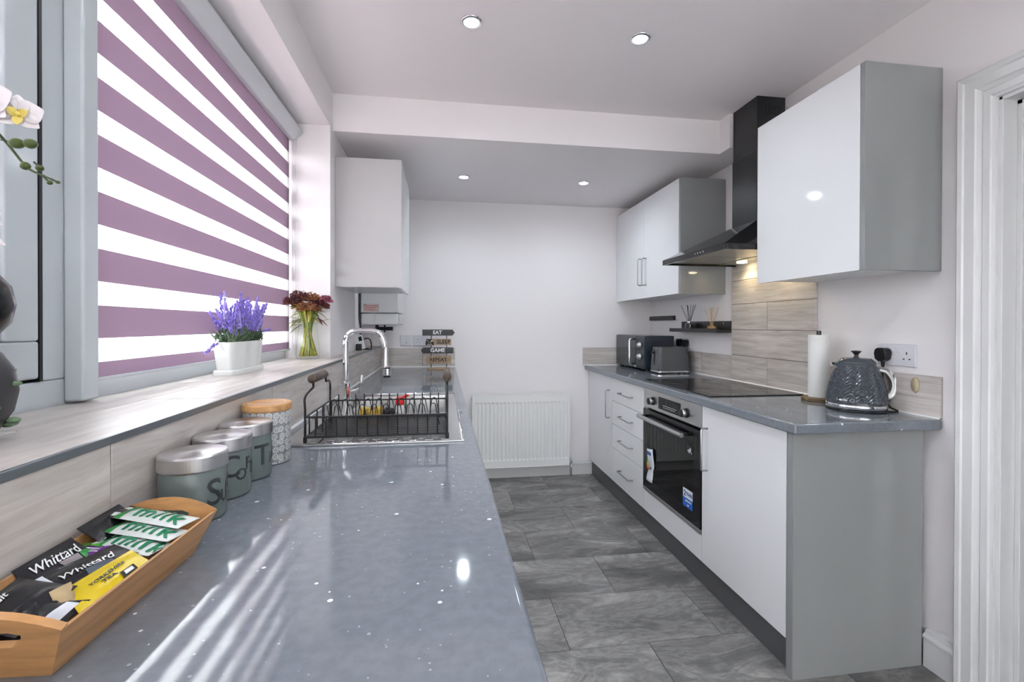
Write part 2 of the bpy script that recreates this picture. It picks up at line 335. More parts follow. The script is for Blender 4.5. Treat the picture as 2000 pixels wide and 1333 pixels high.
M = dict(
 wall=mat('white_wall_paint', (.85,.815,.825), .6, bump=.02, bscale=200),
 ceil=mat('white_ceiling_paint', (.885,.845,.855), .7),
 trim=mat('white_gloss_paint', (.70,.695,.70), .3),
 upvc=mat('white_upvc', (.56,.60,.63), .14),
 gloss_white=mat('white_gloss_door', (.84,.84,.86), .07, spec=.55),
 carcass=mat('white_carcass', (.72,.72,.73), .35),
 gloss_grey=mat('grey_gloss_panel', (.295,.30,.305), .07, spec=.6),
 plinth=mat('dark_grey_plinth', (.105,.107,.112), .35),
 grout=mat('dark_grout', (.022,.021,.02), .8),
 white_seal=mat('white_sealant', (.8,.8,.8), .4),
 tile_y=wood_tile('greige_wood_tile_along', (3, .45, 6)),
 tile_x=wood_tile('greige_wood_tile_across', (.45, 3, 6)),
 slate=slate(), worktop=worktop_mat(),
 steel=mat('brushed_steel', (.55,.55,.55), .3, 1, aniso=.4),
 chrome=mat('chrome', (.78,.78,.8), .06, 1),
 handle=mat('satin_nickel', (.42,.42,.43), .32, 1),
 metal_edge=mat('grey_metal_trim', (.21,.23,.25), .3, .6),
 black_gloss=mat('black_gloss', (.012,.012,.014), .08),
 black_satin=mat('black_satin', (.018,.018,.02), .35),
 black_glass=mat('black_ceramic_glass', (.008,.008,.009), .05, spec=.35),
 black_wire=mat('black_wire', (.015,.015,.016), .4),
 radiator=mat('radiator_enamel', (.85,.85,.84), .35),
 lid=brushed_lid(), flower_print=flower_print(),
 canister=mat('sage_grey_enamel', (.14,.172,.165), .25),
 letter_grey=mat('dark_grey_print', (.04,.048,.048), .5),
 bamboo_y=bamboo('bamboo_along', (.52,.27,.105), (14, 1, 14)),
 bamboo_x=bamboo('bamboo_across', (.50,.255,.095), (1.2, 14, 14)),
 bamboo_lid=bamboo('bamboo_lid', (.55,.30,.12), (2, 14, 14)),
 dark_wood=mat('dark_stained_wood', (.075,.05,.038), .5, var=.5, vscale=60),
 oak=mat('sign_oak', (.36,.25,.16), .6, var=.3, vscale=50),
 white_plastic=mat('white_plastic', (.72,.72,.73), .3),
 socket=mat('socket_plastic', (.70,.69,.74), .25),
 black_plastic=mat('black_plastic', (.012,.012,.014), .3),
 slate_blue=mat('slate_blue_enamel', (.048,.056,.072), .10, spec=.8),
 navy=mat('dark_slate_case', (.02,.03,.042), .18),
 mw_glass=mat('microwave_glass', (.04,.045,.05), .05, spec=.9),
 paper=mat('white_paper', (.80,.79,.77), .85, bump=.4, bscale=400),
 white_print=mat('white_print', (.85,.85,.85), .5), black_print=mat('black_print', (.01,.01,.01), .5),
 green_print=mat('green_print', (.0,.19,.075), .4), red_print=mat('red_print', (.55,.12,.1), .5),
 pot_white=mat('white_glazed_pot', (.78,.79,.77), .22),
 lavender=mat('lavender_bloom', (.27,.20,.62), .7, var=.35, vscale=120), lav_pale=mat('lavender_bloom_pale', (.45,.38,.78), .7, var=.3, vscale=120),
 lav_green=mat('sage_green_foliage', (.14,.22,.13), .6, var=.4, vscale=90),
 stem=mat('pale_green_stem', (.27,.32,.055), .45, var=.3, vscale=60), leafg=mat('leaf_green', (.10,.17,.03), .45, var=.35, vscale=40),
 yellowgreen=mat('yellow_green_stem', (.42,.36,.05), .45, var=.35, vscale=70),
 burgundy=mat('burgundy_bloom', (.16,.045,.05), .7, var=.5, vscale=110), rust=mat('rust_bloom', (.33,.13,.06), .7, var=.45, vscale=110), pinkb=mat('pink_bloom', (.36,.10,.15), .7, var=.4, vscale=110),
 orchid=mat('orchid_petal', (.78,.72,.74), .5), orchid_y=mat('orchid_yellow', (.75,.60,.16), .5), bud=mat('orchid_bud', (.055,.085,.015), .35),
 twig=mat('dark_green_stem', (.05,.075,.02), .5),
 charcoal=mat('matt_charcoal_pot', (.035,.035,.038), .5), black_pot=mat('black_ceramic', (.008,.009,.01), .25),
 glass=thin_glass('clear_glass', (.97,.98,.97), .05), water=mat('water', (.95,.93,.8), 0, trans=1, ior=1.2),
 pane=thin_glass('window_pane', (.98,1,.99), .03), oven_pane=thin_glass('oven_window', (.15,.175,.175), .06),
 mauve=fabric('mauve_blind_cloth', (.42,.30,.40), (.062,.038,.056), 0),
 sheer=fabric('sheer_blind_cloth', (.85,.81,.82), (.70,.57,.62), .38, 60),
 added_voile=fabric('added_voile_cloth', (.85,.84,.84), (.92,.90,.91), .2),
 cassette=mat('blind_cassette', (.62,.63,.66), .35),
 lamp_led=emitter('led_lens', (.93,.97,1.0), 30), lamp_warm=emitter('hood_lamp_lens', (1,.86,.55), 18),
 gold=mat('gold_scourer', (.62,.42,.08), .4, .6, bump=1, bscale=500), red=mat('red_plastic', (.62,.02,.02), .3),
 yellow=mat('yellow_sachet_foil', (.72,.53,.0), .22), silver_foil=mat('white_sachet_foil', (.66,.70,.68), .28, bump=.25, bscale=60),
 black_foil=mat('black_sachet_foil', (.012,.012,.015), .25, bump=.5, bscale=45), purple=mat('purple_sachet_foil', (.17,.03,.27), .25), lime=mat('lime_sachet_foil', (.10,.42,.04), .3),
 blue=mat('blue_sachet_foil', (.02,.20,.45), .3), darkgreen=mat('green_sachet_foil', (.02,.28,.05), .3), pinkp=mat('pink_print', (.75,.08,.22), .4), tan=mat('kraft_biscuit_wrap', (.50,.37,.20), .5, var=.15, vscale=60),
 sticker_blue=mat('sticker_blue', (.01,.13,.55), .4), sticker_white=mat('sticker_white', (.75,.78,.85), .5),
 cavity=mat('oven_enamel', (.06,.065,.07), .35), amber=mat('diffuser_amber', (.30,.20,.08), .1), reed_tan=mat('reed_tan', (.55,.33,.12), .6), smoke=mat('smoked_glass', (.05,.05,.055), .08),
 hall=mat('hall_wall_paint', (.36,.35,.36), .7), hall_floor=mat('hall_dark_carpet', (.03,.03,.032), .9), bounce_ground=mat('pink_bounce_ground', (.42,.34,.31), .9, var=.2, vscale=6), render_ext=mat('pale_render', (.62,.60,.56), .8),  # outdoor ground is pink-beige for its bounce light on the ceiling
)
# ------------------------------------------------------------ dimensions (metres)
XL, XR, YB, YF = -.556, 1.742, 3.694, -1.7      # left wall, right wall, back wall, wall behind the camera
ZC, ZL, YBEAM = 2.405, 2.215, 2.447            # ceiling, lowered ceiling, its front face
WT, WB = .900, .864                            # worktop top and underside
XS, ZS, XW = -.475, 1.067, -.765               # ledge front, ledge top, window frame face
YR = 2.396                                     # far reveal of the window
YN = -.35                                      # near reveal of the window (behind the camera)

# floor: slab with every slate-look tile on it
fl = struct('floor', B(-.9, YF, -.06, XR, YB, -.0025), M['grout'])
tile_me = B(-.3110, -.1669, -.0025, .3110, .1669, 0).mesh('floor_tile'); tile_me.materials.append(M['slate'])
rows = [1.685 + .3362*k for k in range(-11, 7)]
for k, y0 in enumerate(rows):
    x0 = .478 if (k % 2 == 1) else .790
    for j in range(-3, 4):
        xa = x0+.6245*j-.31225; 
        cx, cy = x0+.6245*j+.31225, y0+.1681
        lo, hi = cx-.3113, cx+.3113; ya, yb = cy-.1673, cy+.1673
        if hi < -.56 or lo > XR or ya > YB-.02 or yb < YF: continue
        lo2, hi2, ya2, yb2 = max(lo, -.56), min(hi, XR), max(ya, YF), min(yb, YB)
        if (lo2, hi2, ya2, yb2) == (lo, hi, ya, yb):
            o = link('floor_tile', tile_me, None, fl); o.location = (cx, cy, 0)
        else:
            if hi2-lo2 < .02 or yb2-ya2 < .02: continue
            me = B(lo2-cx, ya2-cy, -.0025, hi2-cx, yb2-cy, 0); o = ob('floor_tile', me, M['slate'], fl); o.location = (cx, cy, 0)

struct('ceiling', B(-.9, YF, ZC, XR+.12, YBEAM, ZC+.1), M['ceil'])
lowc = MB().box(-.9, YBEAM, ZL, XR+.12, YB+.1, ZC+.1)
lowc.box(1.567, 2.352, ZL, XR+.12, YBEAM, ZC+.001)
struct('ceiling_lowered', lowc, M['ceil'])
struct('wall_back', B(-.9, YB, -.06, XR+.12, YB+.12, ZC+.1), M['wall'])
# wall behind the camera, with an unseen window added to fill in light
WX0, WX1, WZ0, WZ1 = -.35, 1.62, .06, 2.2
struct('wall_rear', MB().box(-1.0, YF-.12, -.06, WX0, YF, ZC+.1).box(WX1, YF-.12, -.06, XR+.12, YF, ZC+.1).box(WX0, YF-.12, -.06, WX1, YF, WZ0).box(WX0, YF-.12, WZ1, WX1, YF, ZC+.1), M['wall'])
rw = sempty('added_window_rear', (.6, YF, WZ0))
ob('window_frame', MB().box(WX0, YF-.10, WZ0, WX1, YF-.03, WZ0+.06).box(WX0, YF-.10, WZ1-.06, WX1, YF-.03, WZ1).box(WX0, YF-.10, WZ0+.06, WX0+.06, YF-.03, WZ1-.06).box(WX1-.06, YF-.10, WZ0+.06, WX1, YF-.03, WZ1-.06).box(.57, YF-.10, WZ0+.06, .63, YF-.03, WZ1-.06), M['upvc'], rw, .004)
for a, b in ((WX0+.055, .575), (.625, WX1-.055)): ob('window_pane', B(a, YF-.072, WZ0+.055, b, YF-.068, WZ1-.055), M['pane'], rw)
ob('added_voile', B(WX0-.04, YF+.012, WZ0-.04, WX1+.04, YF+.013, WZ1+.08), M['added_voile'], rw)
# left wall: ledge block, lintel, piers either side of the window
wl = MB().box(-1.0, YF, -.06, XS-.012, YB, ZS-.012)
wl.box(-1.0, YR, ZS-.012, XL, YB, ZC).box(-1.0, YF, ZS-.012, XL, YN, ZC).box(-1.0, YN, 2.221, XL, YR, ZC)
wlo = struct('wall_left', wl, M['wall'])
# right wall with the doorway
DY0, DY1, DZ = .42, 1.225, 1.955
wr = MB().box(XR, DY1, -.06, XR+.12, YB, ZC).box(XR, YF, -.06, XR+.12, DY0, ZC).box(XR, DY0, DZ, XR+.12, DY1, ZC)
wro = struct('wall_right', wr, M['wall'])

# door casing: moulded architrave swept round the opening, lining and stop
prof = [(0,0),(0,.012),(.008,.014),(.012,.018),(.03,.019),(.034,.016),(.046,.022),(.05,.026),(.078,.027),(.082,.032),(.094,.034),(.1,.03),(.1,0)]
dm = MB(); vs = []; n = len(prof)
for o_, p_ in prof:
    vs += [(XR-p_, DY1+o_, 0), (XR-p_, DY1+o_, DZ+o_), (XR-p_, DY0-o_, DZ+o_), (XR-p_, DY0-o_, 0)]
dm.add(vs, [(i*4+k, i*4+k+1, (i+1)*4+k+1, (i+1)*4+k) for i in range(n-1) for k in range(3)])
door = sempty('door_1', (XR, DY1, 0))
ob('architrave', dm, M['trim'], door)
ln = MB().box(XR-.002, DY1-.012, 0, XR+.14, DY1+.001, DZ).box(XR-.002, DY0-.001, 0, XR+.14, DY0+.012, DZ).box(XR-.002, DY0, DZ-.012, XR+.14, DY1, DZ+.001)
ob('door_lining', ln, M['trim'], door, .002)
st = MB().box(XR+.05, DY1-.027, 0, XR+.085, DY1-.012, DZ-.012).box(XR+.05, DY0+.012, 0, XR+.085, DY0+.027, DZ-.012).box(XR+.05, DY0+.012, DZ-.027, XR+.085, DY1-.012, DZ-.012)
ob('door_stop', st, M['trim'], door, .002)
# room beyond the doorway
struct('floor_hall', B(XR, -.8, -.06, 3.6, 2.2, -.001), M['hall_floor'])
struct('wall_hall', MB().box(3.5, -.8, 0, 3.6, 2.2, ZC).box(XR+.12, 2.1, 0, 3.6, 2.2, ZC).box(XR+.12, -.9, 0, 3.6, -.8, ZC), M['hall'])
struct('ceiling_hall', B(XR, -.9, ZC, 3.6, 2.2, ZC+.1), M['ceil'])

# skirting
def skirt(name, pts, axis, a, b):
    return struct(name, MB().prism(pts, axis, a, b), M['trim'])
skirt('baseboard_back', [(YB,0),(YB-.018,0),(YB-.018,.083),(YB-.021,.086),(YB-.021,.092),(YB-.013,.098),(YB-.009,.110),(YB,.112)], 'x', .06, 1.235)
skirt('baseboard_right', [(XR,0),(XR-.02,0),(XR-.02,.10),(XR-.024,.104),(XR-.024,.112),(XR-.014,.12),(XR-.009,.132),(XR,.134)], 'y', DY1+.1, 1.4305)

# ------------------------------------------------------------ wood-look tiles: ledge, upstand, splashbacks
g = .0012
def tile(x0,y0,z0,x1,y1,z1, m, par): return ob('wall_tile', B(x0,y0,z0,x1,y1,z1), m, par, .0008, 1)
ledge = sempty('trim_1', (XS, 1.5, ZS))
ob('tile_bed', B(XS-.0115, YN, WT, XS-.0095, YB, ZS-.0105), M['grout'], ledge)
ob('ledge_bed', MB().box(-1.0, YN, ZS-.0118, XS-.0115, YR, ZS-.0095).box(XL, YR, ZS-.0118, XS-.0115, YB, ZS-.0095), M['grout'], ledge)
xe = XS-.004
seamx = -.640
for a, b in ((YN, .49), (.49, 1.100), (1.100, 1.71), (1.71, 2.32), (2.32, 2.93), (2.93, 3.54), (3.54, YB)):
    x0 = seamx+g if a < YR-.2 else XL+.0015
    tile(x0, a+g, ZS-.0095, xe, b-g, ZS, M['tile_y'], ledge)
for a, b in ((YN, .19), (.19, .80), (.80, 1.41), (1.41, 2.02), (2.02, YR)):
    tile(XW+.004, a+g, ZS-.0095, seamx-g, min(b, YR)-g, ZS, M['tile_y'], ledge)
for a, b in ((YN, .131), (.131, .741), (.741, 1.379), (1.379, 2.049), (2.049, 2.728), (2.728, 3.315), (3.315, YB)):
    tile(XS-.0095, a+g, WT+.003, XS, b-g, ZS-.011, M['tile_y'], ledge)
tr = MB().box(XS-.004, YN, ZS-.0105, XS+.0025, YB, ZS+.0012)
ob('edge_trim', tr, M['metal_edge'], ledge, .0006, 1)
ob('sealant', MB().prism([(XS,WT+.0005),(XS+.005,WT+.0005),(XS,WT+.007)], 'y', YN, YB), M['white_seal'], ledge)

sb = sempty('trim_2', (0, YB, WT))        # back wall, left worktop
ob('tile_bed', B(XS, YB-.009, WT+.001, .093, YB, 1.046), M['grout'], sb)
for a, b in ((XS, -.16), (-.16, .095)): tile(a+g, YB-.011, WT+.003, b-g, YB-.001, 1.048, M['tile_x'], sb)
ob('sealant', MB().prism([(YB-.011,WT+.0005),(YB-.016,WT+.0005),(YB-.011,WT+.006)], 'x', XS, .095), M['white_seal'], sb)
sb2 = sempty('trim_3', (1.4, YB, WT))     # back wall, right worktop
ob('tile_bed', B(1.148, YB-.009, WT+.001, XR, YB, 1.046), M['grout'], sb2)
tile(1.146, YB-.011, WT+.003, XR-.012, YB-.001, 1.048, M['tile_x'], sb2)
ob('sealant', MB().prism([(YB-.011,WT+.0005),(YB-.016,WT+.0005),(YB-.011,WT+.006)], 'x', 1.147, XR-.012), M['white_seal'], sb2)
sb3 = sempty('trim_4', (XR, 2.4, WT))     # right wall: one course, and five courses behind the hob
ob('tile_bed', MB().box(XR-.009, 1.387, WT+.001, XR, YB-.012, 1.049).box(XR-.009, 1.935, 1.049, XR, 2.569, 1.66), M['grout'], sb3)
def rt(y0, y1, z0, z1): tile(XR-.011, y0+g, z0+g, XR-.001, y1-g, z1-g, M['tile_y'], sb3)
rt(2.899, YB-.0125, WT+.002, 1.051); rt(2.573, 2.899, WT+.002, 1.051); rt(1.385, 1.931, WT+.002, 1.051)
zz = [WT+.002, 1.055, 1.207, 1.358, 1.497, 1.65]
for i in range(5):
    if i % 2 == 1: rt(1.931, 2.573, zz[i], zz[i+1])
    else:
        s_ = 2.262; rt(1.931, s_, zz[i], zz[i+1]); rt(s_, 2.573, zz[i], zz[i+1])
ob('sealant', MB().prism([(XR-.011,WT+.0005),(XR-.016,WT+.0005),(XR-.011,WT+.006)], 'y', 1.386, YB-.012), M['white_seal'], sb3)

# ------------------------------------------------------------ window
win = sempty('window_1', (XW, 1.2, ZS))
fx0, fx1 = -.84, XW
YM = 1.060                                   # mullion
fr = MB().box(fx0, YN, ZS-.009, fx1, YR, ZS+.052).box(fx0, YN, 2.165, fx1, YR, 2.221).box(fx0, YN, ZS+.052, fx1, YN+.06, 2.165).box(fx0, YR-.05, ZS+.052, fx1, YR, 2.165).box(fx0, 1.003, ZS+.052, fx1, YM+.02, 2.165).box(fx0, .17, ZS+.052, fx1, .29, 2.165)
ob('window_frame', fr, M['upvc'], win, .004)
# cover post over the joint of the two frames
ob('cover_post', B(fx1, 1.056, ZS+.004, -.727, 1.101, 2.221), M['upvc'], win, .006, 3)
# opening casement (sash standing proud, dark gasket gap)
def sash(y0, y1):
    z0, z1 = ZS+.058, 2.16
    m = MB().box(fx0+.01, y0, z0, fx1+.004, y1, z0+.072).box(fx0+.01, y0, z1-.072, fx1+.004, y1, z1).box(fx0+.01, y0, z0+.072, fx1+.004, y0+.072, z1-.072).box(fx0+.01, y1-.072, z0+.072, fx1+.004, y1, z1-.072)
    s = ob('sash', m, M['upvc'], win, .005, 2)
    ob('gasket', MB().box(fx0+.005, y0-.006, z0-.005, fx1-.012, y0+.004, z1+.004).box(fx0+.005, y1-.001, z0-.005, fx1+.0048, y1+.0058, z1+.004).box(fx0+.005, y0, z0-.006, fx1-.012, y1, z0+.002), M['black_satin'], s)
    b = MB().box(fx0+.02, y0+.072, z0+.072, fx1-.004, y0+.084, z1-.072).box(fx0+.02, y1-.084, z0+.072, fx1-.004, y1-.072, z1-.072).box(fx0+.02, y0+.084, z0+.072, fx1-.004, y1-.084, z0+.084)
    ob('glazing_bead', b, M['upvc'], s, .003, 1)
    ob('window_pane', B(-.815, y0+.07, z0+.07, -.811, y1-.07, z1-.07), M['pane'], s)
sash(.296, .997)
ob('window_pane', B(-.815, YM+.02, ZS+.05, -.811, YR-.05, 2.166), M['pane'], win)
ob('window_pane', B(-.815, YN+.058, ZS+.05, -.811, .172, 2.166), M['pane'], win)

# day-and-night blinds: every opaque and sheer band is a piece of its own
def blind(name, label, X, y0, y1, z_bot, z_top, zp0, per, ph, cas=True):
    t = thing(name, label, 'blind', (X, (y0+y1)/2, z_bot), 'striped window blinds')
    z = zp0; bands = [(z_bot, zp0-(per-ph), 'm')]
    k = 0
    while zp0+per*k < z_top-.005:
        a = zp0+per*k
        bands.append((a-(per-ph), a, 's')); bands.append((a, min(a+ph, z_top), 'm')); k += 1
    if bands[-1][1] < z_top-.002: bands.append((bands[-1][1], z_top, 's'))
    N = 24
    for a, b, kd in bands:
        m = MB()
        for i in range(N+1):
            y = y0+(y1-y0)*i/N; m.v += [(X, y, a), (X, y, b)]
        m.f = [(2*i, 2*i+2, 2*i+3, 2*i+1) for i in range(N)]
        ob('mauve_band' if kd == 'm' else 'sheer_band', m, M['mauve'] if kd == 'm' else M['sheer'], t)
    ob('bottom_rail', B(X-.006, y0, z_bot-.006, X+.006, y1, z_bot+.002), M['upvc'], t, .002, 1)
    if cas:
        pr = [(X-.015, z_top-.012),(X+.022, z_top-.014),(X+.030, z_top-.006),(X+.062, z_top+.020),(X+.064, z_top+.028),(X+.040, z_top+.066),(X-.015, z_top+.066)]
        ob('cassette', MB().prism(pr, 'y', y0-.004, y1+.004), M['cassette'], t, .003, 2)
        cd = MB()
        cd.tube([(X+.036, y1-.004, z_top-.01), (X+.030, y1-.001, z_top-.2), (X+.03, y1+.001, z_bot+.03), (X+.024, y1+.001, z_bot+.02), (X+.018, y1+.001, z_bot+.03), (X+.02, y1, z_top-.2), (X+.022, y1-.004, z_top-.01)], .0014, 5)
        ob('pull_cord', cd, M['white_plastic'], t)
    else:
        ob('cassette', B(X-.012, y0, z_top, X+.014, y1, z_top+.03), M['cassette'], t, .003)
    return t
blind('roller_blind', 'wide mauve and sheer striped roller blind over the fixed window pane', -.745, 1.085, 2.380, 1.112, 2.146, 1.199, .1244, .072)
blind('roller_blind', 'narrow mauve striped blind in the opening window behind the orchid', -.792, .375, .918, 1.205, 2.07, 1.25, .1244, .072, False)
blind('roller_blind', 'mauve striped blind on the window light nearest the rear wall', -.775, YN+.07, .160, 1.125, 2.12, 1.199, .1244, .072, False)

# garden outside
struct('ground_outside', B(-14, -12, -.5, -1.0, 14, -.4), M['bounce_ground'])
struct('ground_rear', B(-1.0, -12, -.5, 6, YF-.12, -.4), M['bounce_ground'])
hed = thing('hedge', 'green garden hedge standing outside beyond the striped window blind', 'hedge', (-5.5, 2.5, -.4))
hm = MB(); rnd = random.Random(3)
for i in range(240):
    hm.ball((-5.5+rnd.uniform(-.5,.5), rnd.uniform(-3,9), -.3+rnd.random()*1.9), rnd.uniform(.2,.4), 7, 5)
ho = ob('hedge_foliage', hm, M['leafg'], hed); ho['kind'] = 'stuff'
# ------------------------------------------------------------ base units and worktops
def handle_v(x, y, z0, z1, par, d=-1):       # bow handle, upright; d: side it stands off on
    m = MB().tube([(x, y, z0), (x+d*.024, y, z0), (x+d*.031, y, z0+.006), (x+d*.031, y, z1-.006), (x+d*.024, y, z1), (x, y, z1)], .0042, 8)
    return ob('handle', m, M['handle'], par, smooth=True)
def handle_h(x, y0, y1, z, par, d=-1):
    m = MB().tube([(x, y0, z), (x+d*.024, y0, z), (x+d*.031, y0+.006, z), (x+d*.031, y1-.006, z), (x+d*.024, y1, z), (x, y1, z)], .0042, 8)
    return ob('handle', m, M['handle'], par, smooth=True)
ZP = .125; XD = 1.199; XC = 1.219
def base_unit(name, label, y0, y1):
    t = thing(name, label, 'cabinet', (1.48, (y0+y1)/2, 0))
    ob('carcass', MB().box(XC, y0+.001, ZP, XR-.012, y0+.017, WB-.001).box(XC, y1-.017, ZP, XR-.012, y1-.001, WB-.001).box(XC, y0+.017, ZP, XR-.012, y1-.017, ZP+.016).box(XR-.026, y0+.017, ZP+.016, XR-.012, y1-.017, WB-.001), M['carcass'], t)
    return t
GAP = .0015
u = base_unit('base_cabinet', 'white gloss base cabinet with one door under the kettle, next to the oven', 1.464, 2.001)
d = ob('door', B(XD, 1.464+GAP, ZP, XC-.001, 2.001-GAP, WB-.004), M['gloss_white'], u, .0012); handle_v(XD, 1.956, .565, .758, d)
u = base_unit('drawer_unit', 'white gloss unit of four drawers between oven and corner cupboard', 2.628, 3.161)
zs_ = [ZP, .362, .530, .694, WB-.004]; hz = [.239, .444, .609, .769]
for i in range(4):
    d = ob('drawer_front', B(XD, 2.628+GAP, zs_[i]+(GAP if i else 0), XC-.001, 3.161-GAP, zs_[i+1]-GAP), M['gloss_white'], u, .0012)
    handle_h(XD, 2.795, 2.988, hz[i], d)
u = base_unit('base_cabinet', 'white gloss corner base cabinet against the back wall by the radiator', 3.161, YB-.003)
d = ob('door', B(XD, 3.161+GAP, ZP, XC-.001, YB-.004, WB-.004), M['gloss_white'], u, .0012); handle_v(XD, 3.21, .560, .759, d)
u = thing('oven_housing', 'white gloss housing unit around the built-in oven', 'cabinet', (1.48, 2.31, 0))
ob('carcass', MB().box(XC, 2.002, ZP, XR-.012, 2.012, WB-.001).box(XC, 2.617, ZP, XR-.012, 2.627, WB-.001).box(XC, 2.012, ZP, XR-.012, 2.617, ZP+.016).box(XC, 2.012, .232, XR-.012, 2.617, .246), M['carcass'], u)
ob('filler_panel', B(XD, 2.001+GAP, ZP, XC-.001, 2.628-GAP, .246), M['gloss_white'], u, .0012)
t = thing('end_panel', 'tall grey gloss end panel closing the right-hand base units', 'panel', (1.47, 1.447, 0))
ob('panel_board', B(XD, 1.431, 0, XR-.025, 1.4625, WB-.0005), M['gloss_grey'], t, .001)
ob('panel_edge', B(XD-.0012, 1.4325, .001, XD, 1.461, WB-.001), M['gloss_grey'], t)
t = ob('plinth', B(1.222, 1.4635, 0, 1.2375, YB-.0215, ZP-.001), M['plinth'], None, .001, 1)
tag(t, 'dark grey plinth running under the right-hand base units', 'plinth')
t = ob('worktop', B(1.163, 1.384, WB, XR-.0005, YB-.0005, WT), M['worktop'], None, .007, 3)
tag(t, 'speckled grey worktop on the right carrying hob, kettle and toaster', 'worktop')

# left-hand run (fronts face the aisle)
XLF = .099
SX0, SX1, SY0, SY1 = -.440, .060, 1.305, 2.235   # sink outline
wm = MB(); ex, ey = .014, .014
gx = [XS+.0005, SX0+ex, SX1-ex, XLF]; gy = [-.6, SY0+ey, SY1-ey, YB-.0005]
wm.v = [(x, y, z) for z in (WB, WT) for y in gy for x in gx]
V_ = lambda i, j, k: k*16+j*4+i
for j in range(3):
    for i in range(3):
        if (i, j) == (1, 1): continue
        wm.f += [(V_(i,j,1), V_(i+1,j,1), V_(i+1,j+1,1), V_(i,j+1,1)), (V_(i,j,0), V_(i,j+1,0), V_(i+1,j+1,0), V_(i+1,j,0))]
for i in range(3): wm.f += [(V_(i,0,0), V_(i+1,0,0), V_(i+1,0,1), V_(i,0,1)), (V_(i+1,3,0), V_(i,3,0), V_(i,3,1), V_(i+1,3,1))]
for j in range(3): wm.f += [(V_(3,j,0), V_(3,j+1,0), V_(3,j+1,1), V_(3,j,1)), (V_(0,j+1,0), V_(0,j,0), V_(0,j,1), V_(0,j+1,1))]
wm.f += [(V_(1,1,1), V_(2,1,1), V_(2,1,0), V_(1,1,0)), (V_(2,2,1), V_(1,2,1), V_(1,2,0), V_(2,2,0)), (V_(2,1,1), V_(2,2,1), V_(2,2,0), V_(2,1,0)), (V_(1,2,1), V_(1,1,1), V_(1,1,0), V_(1,2,0))]
bm = bmesh.new(); me = wm.mesh('worktop'); bm.from_mesh(me)
bmesh.ops.remove_doubles(bm, verts=bm.verts, dist=1e-5)
# round the long front edge
es = [e for e in bm.edges if all(abs(v.co.x-XLF) < 1e-4 for v in e.verts) and all(abs(v.co.z-WT) < 1e-4 for v in e.verts)]
bmesh.ops.bevel(bm, geom=es, offset=.010, segments=4, affect='EDGES', profile=.5)
bm.to_mesh(me); bm.free()
me.polygons.foreach_set('use_smooth', [True]*len(me.polygons)); me.set_sharp_from_angle(angle=math.radians(35))
t = link('worktop', me, M['worktop']); tag(t, 'long speckled grey worktop on the left with the inset sink', 'worktop')
XLD = .062
ys = [-.58, .02, .62, 1.22, 1.82, 2.42, 3.02, YB-.006]
names = ['nearest the rear wall', 'under the bamboo tray', 'under the storage jars', 'under the draining board', 'under the sink bowl', 'past the sink', 'at the back wall under the wooden sign']
for i in range(7):
    a, b = ys[i], ys[i+1]
    t = thing('base_cabinet', 'white gloss base cabinet below the left worktop, '+names[i], 'cabinet', (-.2, (a+b)/2, 0), 'left-hand base cabinets')
    ob('carcass', MB().box(XS, a+.001, ZP, XLD-.02, a+.017, WB-.001).box(XS, b-.017, ZP, XLD-.02, b-.001, WB-.001).box(XS, a+.017, ZP, XLD-.02, b-.017, ZP+.016), M['carcass'], t)
    d = ob('door', B(XLD-.019, a+GAP, ZP, XLD, b-GAP, WB-.004), M['gloss_white'], t, .0012); handle_v(XLD, a+.045, .565, .758, d, 1)
t = ob('plinth', B(.02, -.58, 0, .035, YB-.0215, ZP-.001), M['plinth'], None, .001, 1); tag(t, 'dark grey plinth running under the left-hand base units', 'plinth')

# ------------------------------------------------------------ wall units
t = thing('wall_cabinet', 'white wall cabinet with grey gloss side nearest the doorway, above the kettle', 'cabinet', (1.59, 1.66, 1.428))
ob('carcass', B(1.451, 1.412, 1.434, XR-.001, 1.939, 2.136), M['carcass'], t)
ob('end_panel', B(1.432, 1.392, 1.424, XR-.001, 1.411, 2.14), M['gloss_grey'], t, .001)
ob('door', B(1.432, 1.413, 1.424, 1.450, 1.940, 2.14), M['gloss_white'], t, .0012)
t = thing('wall_cabinet', 'two-door white wall cabinet in the far right corner above the microwave', 'cabinet', (1.59, 3.17, 1.428))
ob('carcass', B(1.458, 2.669, 1.434, XR-.001, YB-.003, 2.136), M['carcass'], t)
ob('end_panel', B(1.439, 2.649, 1.428, XR-.001, 2.668, 2.142), M['gloss_grey'], t, .001)
d = ob('door', B(1.439, 2.670, 1.428, 1.457, 3.1665, 2.142), M['gloss_white'], t, .0012); handle_v(1.439, 3.131, 1.521, 1.713, d)
d = ob('door', B(1.439, 3.1695, 1.428, 1.457, YB-.004, 2.142), M['gloss_white'], t, .0012); handle_v(1.439, 3.203, 1.524, 1.716, d)
t = thing('wall_cabinet', 'white gloss wall cabinet on the left beyond the window', 'cabinet', (-.39, 2.77, 1.428))
ob('carcass', B(XL+.001, 2.513, 1.432, -.238, 3.05, 2.098), M['carcass'], t)
ob('end_panel', B(XL+.001, 2.494, 1.428, -.219, 2.512, 2.102), mat('pale_gloss_panel', (.50,.485,.49), .08, spec=.6), t, .001)
ob('door', B(-.237, 2.5135, 1.426, -.219, 3.052, 2.102), M['gloss_white'], t, .0012)

